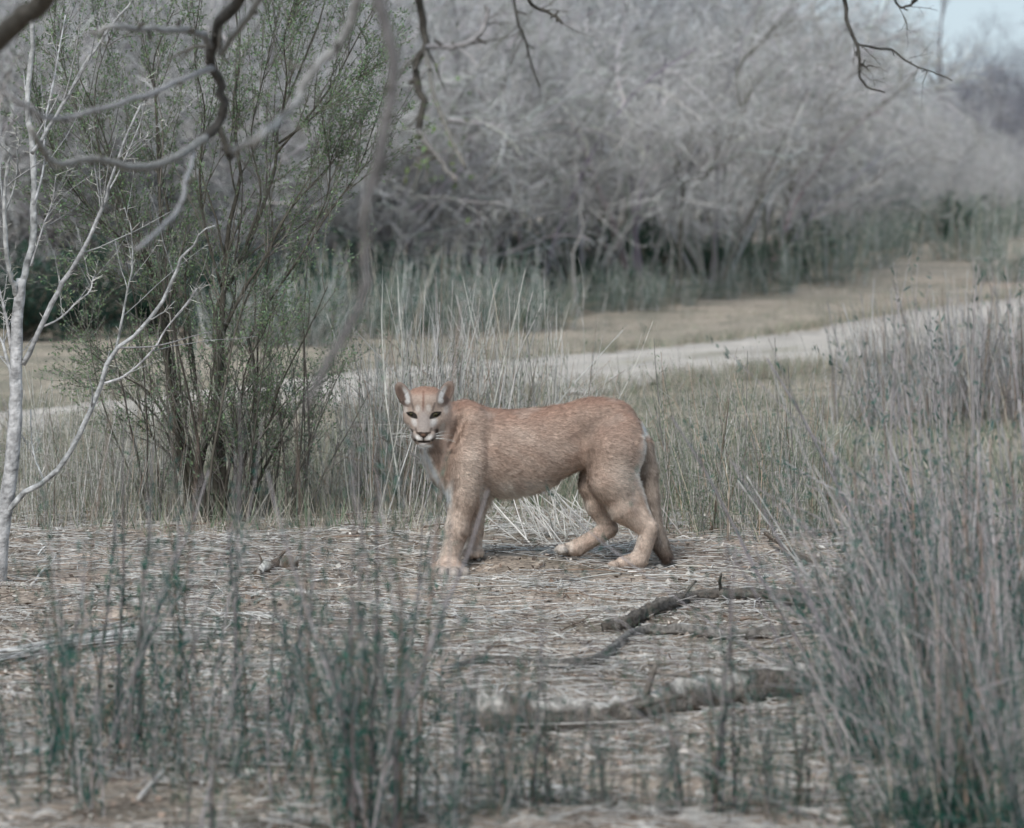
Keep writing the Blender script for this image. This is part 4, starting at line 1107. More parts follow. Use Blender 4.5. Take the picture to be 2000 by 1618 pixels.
def build_thorn_tree():
    g = np.random.default_rng(61)
    Y = 14.3
    b = P(-4, 1075, Y); b[2] = float(T(b[0], b[1]))
    root = empty("thorn_tree", b)
    tag(root, "pale white-barked thorn tree with long spines at the left edge", "tree")
    s = Y / F_PX
    col = (0.36, 0.355, 0.35)
    L = lambda pts, dy=0.0: [(x, y, Y + dy * i / max(len(pts) - 1, 1)) for i, (x, y) in enumerate(pts)]
    base_row = HZ + (HC - b[2] + 0.04) * F_PX / Y
    link_trunk = [(L([(-4, base_row), (7, 1007), (21, 920), (31, 815), (31, 745), (33, 657), (37, 587), (42, 545)]), 16 * s, 10 * s)]
    limbs_from(root, b, link_trunk, g, M_THORN, col, 10, kname="trunk", bumpy=0.05)
    specs = [
        (L([(40, 560), (60, 500), (66, 400), (65, 330), (58, 250), (53, 200), (62, 100), (62, 20), (66, -60)], 0.2), 7.5 * s, 4.5 * s),
        (L([(34, 580), (24, 545), (14, 500), (8, 420), (15, 330), (18, 290)], -0.2), 6 * s, 2.5 * s),
        (L([(45, 712), (73, 654), (105, 587), (136, 535), (182, 444), (210, 378), (220, 343), (250, 260), (275, 205)], -0.25), 6 * s, 2 * s),
        (L([(62, 300), (80, 276), (115, 217), (140, 175), (168, 122), (196, 84), (213, 56), (255, 5), (270, -20)], -0.2), 4.5 * s, 2 * s),
        (L([(2, 1045), (35, 972), (87, 941), (133, 888), (168, 822), (199, 748), (224, 689), (273, 647), (315, 591), (343, 538), (355, 502), (378, 483), (392, 455), (420, 441)], -0.45), 6.5 * s, 1.6 * s),
        (L([(224, 689), (234, 647), (248, 570), (259, 517), (256, 450), (243, 405)], -0.1), 2.8 * s, 1.2 * s),
        (L([(199, 751), (245, 734), (294, 689), (329, 636), (360, 598), (385, 563)], -0.1), 2.8 * s, 1.0 * s),
        (L([(80, 640), (120, 620), (150, 590), (175, 570), (183, 540)], 0.1), 2.2 * s, 1.0 * s),
        (L([(22, 690), (8, 600), (-4, 560), (-20, 520)], 0.1), 3.5 * s, 1.6 * s),
        (L([(30, 760), (12, 700), (0, 660), (-25, 640)], 0.2), 4 * s, 2 * s),
        (L([(66, 400), (85, 330), (90, 230), (110, 130), (128, 30)], 0.15), 2.6 * s, 1.4 * s),
        (L([(8, 420), (30, 360), (34, 300), (30, 250)], -0.1), 2 * s, 1.0 * s),
        (L([(60, 520), (85, 440), (100, 400), (110, 340)], 0.1), 2.2 * s, 0.9 * s),
        (L([(87, 941), (70, 900), (62, 860), (60, 800)], 0.1), 2.2 * s, 0.9 * s),
        (L([(210, 378), (235, 330), (262, 270), (280, 215), (285, 150)], 0.05), 1.8 * s, 0.8 * s),
    ]
    pp, rr = limbs_from(root, b, specs, g, M_THORN, col, 7, bumpy=0.2)
    tw, tr = sprout(g, pp, rr, 5, 0.2, 0.95, 0.18, 0.6, 0.65, 6, 0.09, (0, 0, 0.05), 0.45, 0.4, 0.0013)
    two = link("twigs", make_mesh("twigs", *tubes(tw, tr, 4, vary(g, np.array(col) * 0.85, len(tw), 0.15, 0.01))), M_BARK, root); two["kind"] = "stuff"
    sp, sr = sprout(g, pp, rr * 0 + 0.0016, 18, 0.1, 1.0, 0.022, 0.055, 1.15, 3, 0.0, (0, 0, 0), 1.0, 0.15, 0.0009, 0.0)
    sp2, sr2 = sprout(g, tw, tr * 0 + 0.0013, 4, 0.1, 1.0, 0.016, 0.036, 1.15, 3, 0.0, (0, 0, 0), 1.0, 0.15, 0.0008, 0.0)
    for k, lo_ in enumerate(LIMBS[-len(specs):]):
        link("thorns", make_mesh("thorns", *tubes(sp[k * 18:k * 18 + 18], sr[k * 18:k * 18 + 18], 3, (0.66, 0.63, 0.58))), M_STEM, lo_)["kind"] = "stuff"
    link("thorns", make_mesh("thorns", *tubes(sp2, sr2, 3, (0.66, 0.63, 0.58))), M_STEM, two)["kind"] = "stuff"

def build_green_shrub():
    g = np.random.default_rng(62)
    b = G(425, 1016); Y = b[1]; s = Y / F_PX
    root = empty("green_shrub", b)
    tag(root, "large many-stemmed shrub with fine green leaves left of the cougar", "shrub")
    br = 1024
    def L(pts):
        d = g.uniform(-0.5, 0.5)
        return [(x, y, Y + d * i / (len(pts) - 1)) for i, (x, y) in enumerate(pts)]
    col = (0.075, 0.068, 0.055)
    S = [
        ([(378, br), (368, 960), (350, 880), (330, 740), (315, 640), (305, 560), (295, 525), (245, 480), (200, 440), (130, 340)], 11, 2.5),
        ([(392, br), (372, 930), (352, 830), (340, 740), (322, 640), (312, 540), (330, 430), (315, 330), (310, 250)], 12, 2),
        ([(398, br), (386, 960), (400, 860), (385, 760), (370, 650), (362, 560), (372, 470)], 9, 2.5),
        ([(415, br), (400, 960), (370, 880), (335, 835), (290, 765), (240, 735), (180, 690)], 6, 1.5),
        ([(436, br), (434, 930), (432, 850), (432, 700), (436, 560), (445, 450), (470, 340), (455, 220), (470, 100), (450, -30)], 13, 2),
        ([(425, br), (420, 900), (425, 760), (420, 620), (445, 560), (490, 470), (525, 370), (540, 310), (545, 240), (580, 150), (625, 40), (640, -20)], 10, 2),
        ([(440, 640), (480, 560), (520, 500), (560, 420), (620, 350), (690, 270)], 6, 1.5),
        ([(488, br), (492, 960), (500, 860), (495, 720), (490, 660), (520, 600), (560, 540), (600, 490)], 10, 2),
        ([(492, br - 5), (510, 930), (545, 865), (585, 790), (610, 740)], 6, 1.5),
        ([(485, br), (470, 960), (476, 900), (525, 830), (545, 760), (600, 650), (640, 560)], 6, 1.2),
        ([(315, 440), (309, 320), (305, 200), (300, 120), (340, 20)], 5, 1.6),
        ([(545, 280), (600, 240), (650, 190), (720, 130)], 4, 1.2),
        ([(545, 250), (560, 160), (555, 80), (575, 0)], 3.5, 1.2),
        ([(300, 540), (255, 430), (225, 330), (190, 230), (150, 140)], 4.5, 1.2),
        ([(432, 560), (400, 440), (390, 330), (400, 220), (380, 110), (390, 0)], 4.5, 1.2),
        ([(380, 700), (330, 620), (270, 560), (200, 530)], 4, 1.2),
        ([(480, 480), (510, 380), (490, 270), (515, 150), (540, 40)], 4, 1.2),
        ([(600, 470), (640, 380), (650, 300), (700, 210)], 3, 1.0),
        ([(395, br), (340, 900), (300, 860), (270, 790), (215, 740)], 5, 1.2),
        ([(330, 600), (235, 420), (165, 250), (120, 120), (90, -10)], 4, 1.2),
        ([(300, 520), (205, 330), (185, 180), (225, 40)], 4, 1.2),
        ([(560, 540), (640, 420), (700, 330), (745, 200)], 4, 1.2),
        ([(540, 300), (640, 180), (690, 90), (745, -10)], 4, 1.2),
        ([(250, 480), (150, 380), (90, 260), (60, 150)], 3, 1.0),
        ([(430, br), (450, 900), (470, 800), (480, 720), (520, 640)], 6, 1.3),
    ]
    specs = [(L(p), r0 * s * 0.66, r1 * s * 0.66) for p, r0, r1 in S]
    pp, rr = limbs_from(root, b, specs, g, M_BARK, col, 7, kname="stem", bumpy=0.1)
    t1, r1 = sprout(g, pp, rr, 14, 0.12, 1.0, 0.3, 0.75, 0.5, 7, 0.1, (0, 0, 0.08), 0.5, 0.35, 0.002)
    t2, r2 = sprout(g, t1, r1, 5, 0.1, 1.0, 0.10, 0.32, 0.55, 5, 0.12, (0, 0, 0.06), 0.6, 0.5, 0.0014)
    t3, r3 = sprout(g, t2, r2, 2, 0.1, 1.0, 0.06, 0.16, 0.6, 4, 0.12, (0, 0, 0.04), 0.7, 0.6, 0.0011)
    tm = make_mesh("twigs", *join(tubes(t1, r1, 4, vary(g, (0.13, 0.118, 0.10), len(t1), 0.25, 0.02)), tubes(t2, r2, 3, vary(g, (0.19, 0.178, 0.16), len(t2), 0.25, 0.02)), tubes(t3, r3, 3, vary(g, (0.24, 0.232, 0.215), len(t3), 0.25, 0.02))))
    link("twigs", tm, M_TWIG, root)["kind"] = "stuff"
    lv = join(leaves(g, t2, 16000, 0.016, 0.004, (0.16, 0.225, 0.13), 0.0, 1, 0.7, 0.004), leaves(g, t3, 18000, 0.016, 0.004, (0.18, 0.245, 0.14), 0.0, 1, 0.7, 0.004), leaves(g, t1, 6000, 0.016, 0.004, (0.16, 0.21, 0.12), 0.2, 1, 0.7, 0.005))
    link("crown", make_mesh("crown", *lv), M_LEAF, root)["kind"] = "stuff"
    # young basal shoots
    n = 34; K = 8
    a = g.uniform(0, 2 * np.pi, n)
    sh = np.zeros((n, K, 3)); sh[:, 0] = np.stack([np.cos(a) * g.uniform(0, 0.28, n) + g.choice([-0.08, 0.14], n), np.sin(a) * 0.2 * g.random(n), np.full(n, -0.03)], 1)
    dd = nrm(np.stack([np.cos(a) * 0.35 * g.random(n), np.sin(a) * 0.35 * g.random(n), np.ones(n)], 1)); Ls = g.uniform(0.5, 1.5, n)
    for k in range(1, K):
        dd = nrm(dd + 0.07 * g.normal(size=(n, 3))); sh[:, k] = sh[:, k - 1] + dd * (Ls / (K - 1))[:, None]
    sr_ = g.uniform(0.003, 0.008, n)[:, None] * np.linspace(1, 0.3, K)[None]
    q1, u1 = sprout(g, sh, sr_, 9, 0.1, 1, 0.12, 0.4, 0.55, 5, 0.12, (0, 0, 0.05), 0.5, 0.4, 0.0014)
    q2, u2 = sprout(g, q1, u1, 3, 0.1, 1, 0.06, 0.16, 0.6, 4, 0.12, (0, 0, 0.05), 0.6, 0.5, 0.0011)
    so = link("shoots", make_mesh("shoots", *join(tubes(sh, sr_, 5, vary(g, (0.10, 0.09, 0.075), n, 0.3, 0.02)), tubes(q1, u1, 3, vary(g, (0.17, 0.155, 0.14), len(q1), 0.25, 0.02)), tubes(q2, u2, 3, vary(g, (0.22, 0.21, 0.195), len(q2), 0.25, 0.02)))), M_TWIG, root); so["kind"] = "stuff"
    link("foliage", make_mesh("foliage", *leaves(g, q2, 6000, 0.014, 0.0036, (0.14, 0.19, 0.125), 0, 1, 0.7, 0.004)), M_LEAF, so)["kind"] = "stuff"
    return root

def build_overhang():
    g = np.random.default_rng(63)
    b = np.array([-2.1, 8.6, 0.0]); b[2] = float(T(b[0], b[1]))
    root = empty("overhanging_tree", b)
    tag(root, "dark gnarled tree whose drooping branches hang into the top of the view", "tree")
    dk = (0.085, 0.078, 0.068); gy = (0.28, 0.275, 0.27)
    def world(pts, r0, r1, col, name, sides=9):
        path = resample(np.array(pts, float) - b, 20)
        path[1:-1] += g.normal(size=(18, 3)) * r0 * 0.25
        rad = np.linspace(r0, r1, 20)
        link(name, make_mesh(name, *tubes(path[None], rad[None], sides, col, caps=True)), M_BARK, root)
    world([(-2.1, 8.6, b[2] - 0.1), (-2.05, 8.6, 0.8), (-2.2, 8.65, 1.6), (-2.0, 8.7, 2.4)], 0.14, 0.10, (0.13, 0.115, 0.1), "trunk", 12)
    world([(-2.05, 8.68, 2.2), (-1.4, 9.0, 2.42), (-0.5, 9.4, 2.5), (0.4, 10.2, 2.62), (1.2, 11.3, 2.6), (1.8, 12, 2.75)], 0.085, 0.03, (0.12, 0.105, 0.09), "limb", 12)
    world([(-2.0, 8.65, 2.1), (-1.3, 7.4, 2.3), (-0.7, 6.5, 2.2), (-0.245, 6.0, 1.9)], 0.06, 0.03, (0.12, 0.105, 0.09), "limb", 12)
    def B(pts, r0, r1, col, K=None):
        return limbs_from(root, b, [(pts, r0, r1)], g, M_BARK, col, 8, bumpy=0.2)
    all_ = []
    def add(pts, r0, r1, col): 
        p, r = B(pts, r0, r1, col); all_.append((p, r))
    # thick limb crossing the top left corner
    add([(260, -170, 7.8), (150, -60, 7.9), (80, 0, 8.0), (30, 48, 8.1), (-30, 90, 8.2), (-150, 150, 8.4), (-420, 40, 8.55)], 0.020, 0.026, dk)
    # main drooping branch
    add([(560, -230, 9.3), (500, -70, 9.5), (465, 0, 9.7), (430, 42, 9.8), (416, 87, 9.9), (414, 133, 9.95), (431, 168, 10), (438, 205, 10), (427, 241, 10), (400, 268, 9.95)], 0.017, 0.0115, dk)
    add([(400, 268, 9.95), (385, 280, 9.9), (336, 311, 9.7), (287, 325, 9.5), (238, 324, 9.3), (196, 311, 9.2), (150, 311, 9.1), (112, 322, 9.0), (85, 296, 8.9), (60, 250, 8.8)], 0.0115, 0.007, gy)
    add([(416, 90, 9.9), (399, 73, 9.8), (371, 61, 9.6), (315, 58, 9.4), (270, 57, 9.3), (227, 52, 9.2), (203, 56, 9.2), (182, 70, 9.2)], 0.0105, 0.006, gy)
    add([(414, 133, 9.95), (370, 150, 9.5), (320, 172, 9.0), (280, 187, 8.8), (210, 207, 8.5), (110, 235, 8.3), (40, 200, 8.2), (-10, 165, 8.2)], 0.009, 0.005, gy)
    add([(427, 245, 10), (440, 275, 10), (446, 300, 10.0), (452, 306, 10.05)], 0.008, 0.010, dk)
    add([(430, 105, 9.9), (469, 52, 9.7), (504, 0, 9.5), (540, -90, 9.4), (560, -220, 9.3)], 0.008, 0.012, gy)
    add([(720, -120, 7.5), (682, 52, 7.6), (612, 140, 7.6), (567, 217, 7.5), (507, 266, 6.65), (455, 294, 7.3)], 0.011, 0.006, gy)
    add([(380, 300, 9.9), (365, 345, 9.0), (352, 400, 8.6), (315, 445, 8.4), (266, 488, 8.2)], 0.006, 0.005, gy)
    # long blurred branch, much nearer than the rest
    add([(700, -160, 6.0), (745, 0, 6.0), (765, 90, 6.0), (768, 165, 6.0), (748, 250, 6.0), (735, 330, 6.0), (716, 405, 6.0), (710, 480, 6.0), (718, 555, 6.0), (690, 620, 6.0), (650, 692, 6.0), (620, 745, 6.0), (596, 805, 6.0)], 0.0112, 0.0058, (0.15, 0.147, 0.145))
    # second dark branch with side shoots
    add([(770, -220, 9.6), (805, -60, 9.7), (824, 40, 9.8), (832, 95, 9.8), (815, 115, 9.8), (813, 165, 9.8), (826, 195, 9.8), (818, 255, 9.8)], 0.011, 0.009, dk)
    add([(818, 255, 9.8), (835, 280, 9.5), (865, 320, 9.2), (890, 352, 9.0)], 0.008, 0.006, (0.18, 0.165, 0.15))
    add([(832, 100, 9.8), (845, 165, 9.4), (862, 225, 9.2), (880, 268, 9.1), (908, 325, 9.0)], 0.007, 0.005, (0.18, 0.165, 0.15))
    add([(835, 92, 9.8), (870, 92, 9.6), (905, 88, 9.5), (935, 68, 9.5), (950, 40, 9.5), (955, 15, 9.5)], 0.0075, 0.0055, gy)
    add([(990, -120, 10), (1003, 0, 10.1), (1016, 55, 10.1), (1030, 92, 10.2), (1042, 138, 10.2), (1055, 170, 10.2)], 0.005, 0.002, dk)
    add([(985, -160, 10.4), (1030, -5, 10.8), (1062, 20, 10.9), (1085, 32, 10.9), (1098, 46, 10.9)], 0.006, 0.004, dk)
    # twig hanging at right
    add([(1600, -190, 11.3), (1640, -60, 11.5), (1650, 5, 11.6), (1656, 48, 11.6), (1671, 85, 11.6), (1679, 120, 11.6), (1679, 150, 11.6), (1697, 172, 11.6), (1728, 181, 11.6)], 0.008, 0.0028, dk)
    add([(1671, 85, 11.6), (1712, 95, 11.7), (1742, 97, 11.8), (1766, 116, 11.8), (1795, 132, 11.8), (1827, 142, 11.9), (1860, 158, 11.9)], 0.0042, 0.002, dk)
    add([(1679, 125, 11.6), (1690, 130, 11.6), (1697, 128, 11.6)], 0.004, 0.003, dk)
    add([(1725, -60, 11.6), (1752, 8, 11.7), (1772, 12, 11.7), (1792, 0, 11.7)], 0.004, 0.004, dk)
    pp = np.concatenate([a for a, _ in all_]); rr = np.concatenate([r for _, r in all_])
    # bud knobs: short thick spurs
    fp, fr = sprout(g, pp, rr, 3, 0.3, 1.0, 0.06, 0.22, 0.8, 6, 0.18, (0, 0, -0.05), 0.4, 0.4, 0.0013)
    fq, fs = sprout(g, fp, fr, 2, 0.3, 1.0, 0.03, 0.08, 0.9, 4, 0.15, (0, 0, 0), 0.7, 0.5, 0.001)
    kp, kr = sprout(g, pp, rr, 4, 0.1, 1.0, 0.010, 0.034, 1.1, 4, 0.1, (0, 0, 0), 0.8, 0.7, 0.002, 0)
    for k, lo_ in enumerate(LIMBS[-len(all_):]):
        parts = [tubes(kp[k * 4:k * 4 + 4], kr[k * 4:k * 4 + 4], 5, dk), tubes(fp[k * 3:k * 3 + 3], fr[k * 3:k * 3 + 3], 4, np.array(dk) * 1.6), tubes(fq[k * 6:k * 6 + 6], fs[k * 6:k * 6 + 6], 3, np.array(dk) * 1.8)]
        link("spurs", make_mesh("spurs", *join(*parts)), M_BARK, lo_)["kind"] = "stuff"
    # sprigs of fresh leaves on the dark branch
    sel = pp[[11, 12]]
    lv = leaves(g, sel, 90, 0.02, 0.005, (0.15, 0.21, 0.09), 0.2, 0.9, 0.8, 0.05)
    link("leaf_sprig", make_mesh("leaf_sprig", *lv), M_LEAF, root)["kind"] = "stuff"

# ------------------------------------------------------------------ fallen wood, sticks and stones
def ground_path(pts, K, lift):
    q = np.array([G(x, y) for x, y in pts])
    p = resample(q, K)
    p[:, 2] = T(p[:, 0], p[:, 1]) + lift
    return p

def log(name, label, cat, pts, r0, r1, col, g, lift=None, bump=0.22, K=44, sides=14, group=None, knots=0, topcol=None):
    p = ground_path(pts, K, 0)
    rad = np.linspace(r0, r1, K) * (1 + 0.12 * np.sin(np.linspace(0, 9, K) + g.uniform(0, 6)) + 0.06 * g.normal(size=K))
    p[:, 2] += rad * 0.95 if lift is None else lift
    p[1:-1] += g.normal(size=(K - 2, 3)) * r0 * 0.10
    b = p[0].copy(); b[2] = T(b[0], b[1])
    V, F, C = tubes((p - b)[None], rad[None], sides, col, caps=True)
    n = len(V) - 2
    ph = np.arange(n)
    ctr = np.repeat(p - b, sides, axis=0)
    ridge = (g.normal(0, 0.16, (1, sides)) + 0.5 * np.cumsum(g.normal(0, 0.05, (K, sides)), axis=0) + g.normal(0, 0.05, (K, sides))).reshape(-1)
    V[:n] = ctr + (V[:n] - ctr) * np.clip(1 + ridge, 0.55, 1.5)[:, None]
    V[:n] += g.normal(size=(n, 3)) * r0 * bump * 0.2
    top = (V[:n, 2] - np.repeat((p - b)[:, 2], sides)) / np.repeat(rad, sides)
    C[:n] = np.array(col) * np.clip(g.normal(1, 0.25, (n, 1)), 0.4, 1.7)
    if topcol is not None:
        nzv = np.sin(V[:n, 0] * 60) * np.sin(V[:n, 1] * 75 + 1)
        C[:n][(top > 0.35) & (nzv > (0.35 if K < 12 else -0.25))] = topcol  # bleached patches kept to the upper side, which paints it as if lit
    parts = [(V, F, C)]
    o = bpy.data.objects
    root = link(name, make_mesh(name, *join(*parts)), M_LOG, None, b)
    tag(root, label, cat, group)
    if knots:
        kp, kr = sprout(g, (p - b)[None], rad[None], knots, 0.1, 0.95, r0 * 3, r0 * 9, 0.9, 5, 0.15, (0, 0, 0.05), 0.35, 0.5, 0.003)
        for i in range(knots):
            link("branch_stub", make_mesh("branch_stub", *tubes(kp[i:i + 1], kr[i:i + 1], 6, np.array(col) * 1.1, caps=True)), M_LOG, root)
    return root

def stone(label, px, py, r, col, g, squash=0.6):
    import mathutils
    bm_n = 9
    th = np.linspace(0, np.pi, bm_n)[1:-1]; ph = np.linspace(0, 2 * np.pi, 14, endpoint=False)
    V = [(0, 0, 1)] + [(math.sin(t) * math.cos(p), math.sin(t) * math.sin(p), math.cos(t)) for t in th for p in ph] + [(0, 0, -1)]
    V = np.array(V); k = nrm(g.normal(size=(7, 3)))
    V *= (1 + 0.16 * np.sin(3 * V @ k.T + np.arange(7)).mean(1, keepdims=True) * 2 + 0.04 * g.normal(size=(len(V), 1)))
    V = V * np.array([1.2, 0.9, squash]) * r
    nth, nph = len(th), len(ph)
    Q = [(1 + i * nph + j, 1 + (i + 1) * nph + j, 1 + (i + 1) * nph + (j + 1) % nph, 1 + i * nph + (j + 1) % nph) for i in range(nth - 1) for j in range(nph)]
    Tt = [(0, 1 + j, 1 + (j + 1) % nph) for j in range(nph)] + [(len(V) - 1, 1 + (nth - 1) * nph + (j + 1) % nph, 1 + (nth - 1) * nph + j) for j in range(nph)]
    loc = G(px, py); loc[2] += r * squash * 0.45
    o = link("stone", make_mesh("stone", V, [np.array(Q), np.array(Tt)], np.tile(col, (len(V), 1))), M_STONE, None, loc)
    tag(o, label, "stone")

def build_fallen():
    g = np.random.default_rng(71)
    s = 1 / F_PX
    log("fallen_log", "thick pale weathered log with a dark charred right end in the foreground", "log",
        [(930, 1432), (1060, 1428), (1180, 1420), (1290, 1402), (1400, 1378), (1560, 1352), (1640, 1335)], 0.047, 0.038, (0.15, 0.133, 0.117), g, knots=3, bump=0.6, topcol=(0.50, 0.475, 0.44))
    log("fallen_branch", "dark crooked fallen branch right of centre, nearest below the cougar's tail", "branch",
        [(1180, 1236), (1220, 1232), (1260, 1212), (1310, 1194), (1350, 1180), (1430, 1176), (1540, 1186), (1640, 1196)], 0.022, 0.031, (0.105, 0.092, 0.08), g, knots=3, bump=0.5)
    log("fallen_branch", "long thin grey fallen branch lying between the dark branch and the log", "branch",
        [(870, 1318), (930, 1300), (1010, 1300), (1090, 1308), (1160, 1302), (1205, 1272), (1245, 1246), (1310, 1240), (1420, 1250), (1600, 1244)], 0.014, 0.019, (0.16, 0.148, 0.135), g, knots=3, bump=0.4)
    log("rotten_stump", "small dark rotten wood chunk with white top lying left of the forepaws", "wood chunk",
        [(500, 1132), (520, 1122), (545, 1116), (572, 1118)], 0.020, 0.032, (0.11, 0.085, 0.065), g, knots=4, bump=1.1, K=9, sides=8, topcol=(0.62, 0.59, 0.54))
    log("fallen_branch", "short grey gnarled branch below the rotten wood chunk", "branch", [(500, 1166), (545, 1164), (580, 1162), (604, 1168)], 0.009, 0.011, (0.42, 0.40, 0.375), g)
    log("fallen_branch", "thin dark slanting branch sticking out of the right foreground bush", "branch", [(1495, 1064), (1530, 1090), (1560, 1108), (1600, 1118)], 0.008, 0.013, (0.16, 0.13, 0.105), g, lift=0.05)
    log("fallen_branch", "dark twig lying left of the dark crooked branch end", "branch", [(1310, 1148), (1340, 1160), (1370, 1170)], 0.006, 0.009, (0.15, 0.125, 0.1), g)
    # leaning stick with white splintered end
    b = G(186, 1432); tip = P(228, 1372, b[1] - 0.02)
    p = resample(np.array([b + [0, 0, -0.02], (b + tip) / 2 + [0.004, 0, 0], tip]), 8)
    V, F, C = tubes((p - b)[None], np.array([0.009, 0.012, 0.015, 0.018, 0.019, 0.020, 0.020, 0.014])[None], 8, (0.20, 0.15, 0.115), caps=True)
    white_wood = (V[:, 0] > (np.interp(V[:, 2], (p - b)[:, 2], (p - b)[:, 0]) + 0.002))
    C[white_wood] = (0.72, 0.67, 0.58)
    tag(link("splintered_stick", make_mesh("splintered_stick", V, F, C), M_LOG, None, b), "short upright stick with white splintered wood at lower left", "stick")
    # single white stalk leaning behind, and curved pale stalks in the right bush
    def stalk(name, label, pts, r0, r1, col):
        q = np.array([P(*t) for t in pts]); bb = q[0].copy()
        pth = resample(q - bb, 12)
        tag(link(name, make_mesh(name, *tubes(pth[None], np.linspace(r0, r1, 12)[None], 6, col, caps=True)), M_STEM, None, bb), label, "stalk")
    yb = G(622, 985)[1]
    stalk("pale_stalk", "single pale stalk leaning right between green shrub and cougar", [(618, 992, yb), (635, 910, yb), (655, 835, yb)], 0.0035, 0.0022, (0.66, 0.63, 0.56))
    yb = 12.2
    stalk("bent_stalk", "pale stalk with reddish bent joint in the right bush", [(1640, 1010, yb), (1655, 985, yb), (1672, 968, yb), (1700, 975, yb), (1750, 992, yb), (1850, 1018, yb), (1990, 1120, yb)], 0.003, 0.003, (0.44, 0.33, 0.28))
    stalk("bent_stalk", "long straight stalk slanting down to the right edge through the bush", [(1630, 1015, 12.4), (1710, 1058, 12.4), (1800, 1100, 12.4), (1900, 1155, 12.4), (2010, 1205, 12.4)], 0.0035, 0.003, (0.40, 0.34, 0.29))
    stalk("pale_stalk", "left one of two straight pale stalks rising left of the bush", [(1590, 1140, 12.0), (1520, 1050, 12.0), (1441, 938, 12.0)], 0.003, 0.0018, (0.55, 0.53, 0.5))
    stalk("pale_stalk", "right one of two straight pale stalks rising left of the bush", [(1575, 1120, 12.1), (1520, 1030, 12.1), (1458, 930, 12.1)], 0.0028, 0.0018, (0.55, 0.53, 0.5))
    stalk("thick_stem", "pale thick stem rising from the bottom edge, left of its twin, at right", [(1640, 1640, 9.3), (1625, 1540, 9.3), (1608, 1440, 9.3), (1590, 1360, 9.3)], 0.0052, 0.004, (0.38, 0.35, 0.33))
    stalk("thick_stem", "pale thick stem rising from the bottom edge, right of its twin, at right", [(1680, 1640, 9.4), (1668, 1540, 9.4), (1652, 1440, 9.4), (1640, 1400, 9.4)], 0.0052, 0.004, (0.38, 0.35, 0.33))
    stalk("thick_stem", "long pale stem crossing upward through the right foreground bush", [(1820, 1560, 10), (1800, 1400, 10), (1780, 1260, 10), (1755, 1120, 10)], 0.0045, 0.003, (0.40, 0.375, 0.35))
    # reed bundle lying at left
    root = empty("reed_bundle", G(230, 1275))
    tag(root, "bundle of long grey reeds lying flat at left", "reeds")
    for k in range(26):
        y0 = 1300 + g.uniform(-14, 14); y1 = 1248 + g.uniform(-22, 22)
        q = np.array([G(-20 + g.uniform(-40, 60), y0), G(120 + g.uniform(-20, 20), (y0 + y1) / 2 + g.uniform(-4, 4)), G(280 + g.uniform(-20, 20), y1 - 4), G(g.uniform(380, 470), y1 + g.uniform(-6, 10))])
        p = resample(q, 10); p[:, 2] = T(p[:, 0], p[:, 1]) + g.uniform(0.004, 0.045)
        bb = np.array(root.location)
        link("reed", make_mesh("reed", *tubes((p - bb)[None], g.uniform(0.0025, 0.005) * np.linspace(1, 0.6, 10)[None], 5, vary(g, (0.44, 0.425, 0.405), 1, 0.25, 0.01)[0])), M_STEM, root)
    # loose sticks
    labels = [
        ((690, 1230), (1010, 1205), 0.003, "long thin pale stick lying below the near forepaw"), ((480, 1200), (620, 1240), 0.004, "pale stick slanting right, left of the round stone"),
        ((590, 1245), (650, 1310), 0.004, "pale stick slanting down just right of the round stone"), ((1000, 1150), (1300, 1120), 0.0035, "straight pale stick lying below the hind paws"),
        ((1180, 1215), (1600, 1165), 0.003, "long pale stalk lying across the dark crooked branch"), ((620, 1040), (880, 1052), 0.003, "long straight straw lying behind the forepaws"),
        ((380, 1078), (460, 1090), 0.010, "stubby white stick lying in front of the green shrub"), ((60, 1150), (110, 1090), 0.006, "brown stick at the left edge below the thorn tree"),
        ((900, 1350), (1180, 1330), 0.004, "pale stick parallel to the log, just above it"), ((270, 1570), (330, 1500), 0.006, "forked pale stick low in the left foreground"),
        ((330, 1480), (440, 1540), 0.005, "grey stick slanting right in the left foreground"), ((1500, 1480), (1600, 1460), 0.005, "grey stick lying under the foot of the right bush"),
        ((870, 1560), (700, 1520), 0.005, "grey curved stick low in the centre foreground"), ((600, 1160), (760, 1150), 0.003, "thin grey stick lying right of the rotten wood"),
        ((1320, 1110), (1520, 1128), 0.004, "pale curved stick lying right of the tail tip"), ((1560, 1590), (1640, 1612), 0.006, "short tan stick at the bottom edge near the twin stems")]
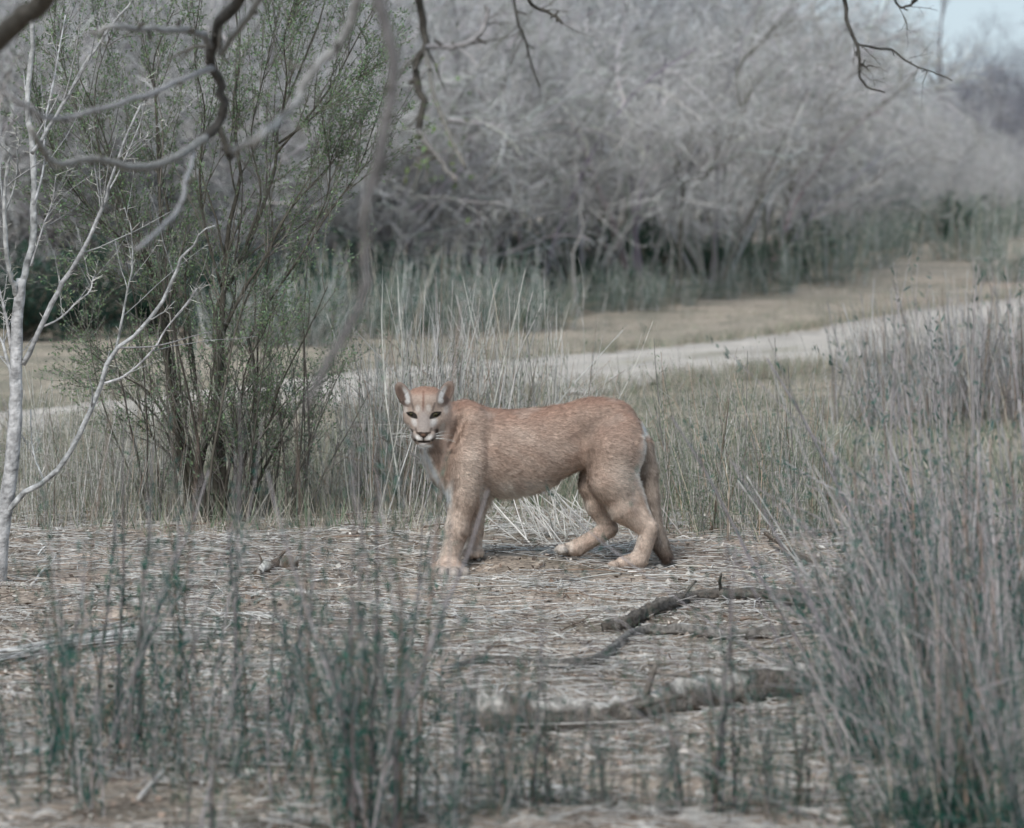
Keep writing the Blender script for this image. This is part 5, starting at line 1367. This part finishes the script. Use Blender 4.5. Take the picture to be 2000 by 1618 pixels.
    for (a, c, r, lb) in labels:
        mid = ((a[0] + c[0]) / 2 + g.uniform(-5, 5), (a[1] + c[1]) / 2 + g.uniform(-4, 4))
        p = ground_path([a, mid, c], 9, r + 0.006)
        b0 = p[0].copy()
        o = link("loose_stick", make_mesh("loose_stick", *tubes((p - b0)[None], r * np.linspace(1, 0.7, 9)[None], 6, vary(g, (0.50, 0.475, 0.44), 1, 0.15, 0.01)[0], caps=True)), M_STEM, None, b0)
        tag(o, lb, "stick", "loose sticks on the clearing floor")
    # slanting dead stalks under the belly
    root = empty("stalk_tangle", G(1040, 1045)); bb = np.array(root.location)
    tag(root, "tangle of pale dead stalks leaning behind the cougar's belly", "stalks")
    for k in range(46):
        x0 = g.uniform(960, 1160); b0 = G(x0 + g.uniform(20, 110), g.uniform(1035, 1072)); h = g.uniform(0.12, 0.42)
        lean = g.normal(-0.55, 0.5)
        e = b0 + np.array([lean * h, g.uniform(-0.1, 0.2), h]); m = (b0 + e) / 2 + g.normal(size=3) * 0.02
        p = resample(np.array([b0, m, e]) - bb, 7)
        link("dead_stalk", make_mesh("dead_stalk", *tubes(p[None], g.uniform(0.002, 0.0042) * np.linspace(1, 0.6, 7)[None], 5, vary(g, (0.52, 0.50, 0.465), 1, 0.2, 0.01)[0])), M_STEM, root)
    stone("round buff stone on the clearing floor left of centre", 573, 1262, 0.021, (0.50, 0.42, 0.34), g)
    stone("small pale stone at the far left of the clearing", 45, 1146, 0.013, (0.6, 0.56, 0.5), g)
    stone("small white stone near the left thorn tree twigs", 182, 1146, 0.012, (0.62, 0.59, 0.54), g)
    stone("pale flat stone near the foot of the right bush", 1338, 1472, 0.016, (0.55, 0.5, 0.45), g)
    stone("small white stone low in the centre foreground", 806, 1526, 0.012, (0.66, 0.64, 0.6), g)
    stone("pale chip of stone low at right of centre", 1345, 1404, 0.010, (0.6, 0.56, 0.5), g)

build_thicket()
build_understory()
build_cover()
build_weeds()
build_thorn_tree()
build_green_shrub()
build_overhang()
build_fallen()
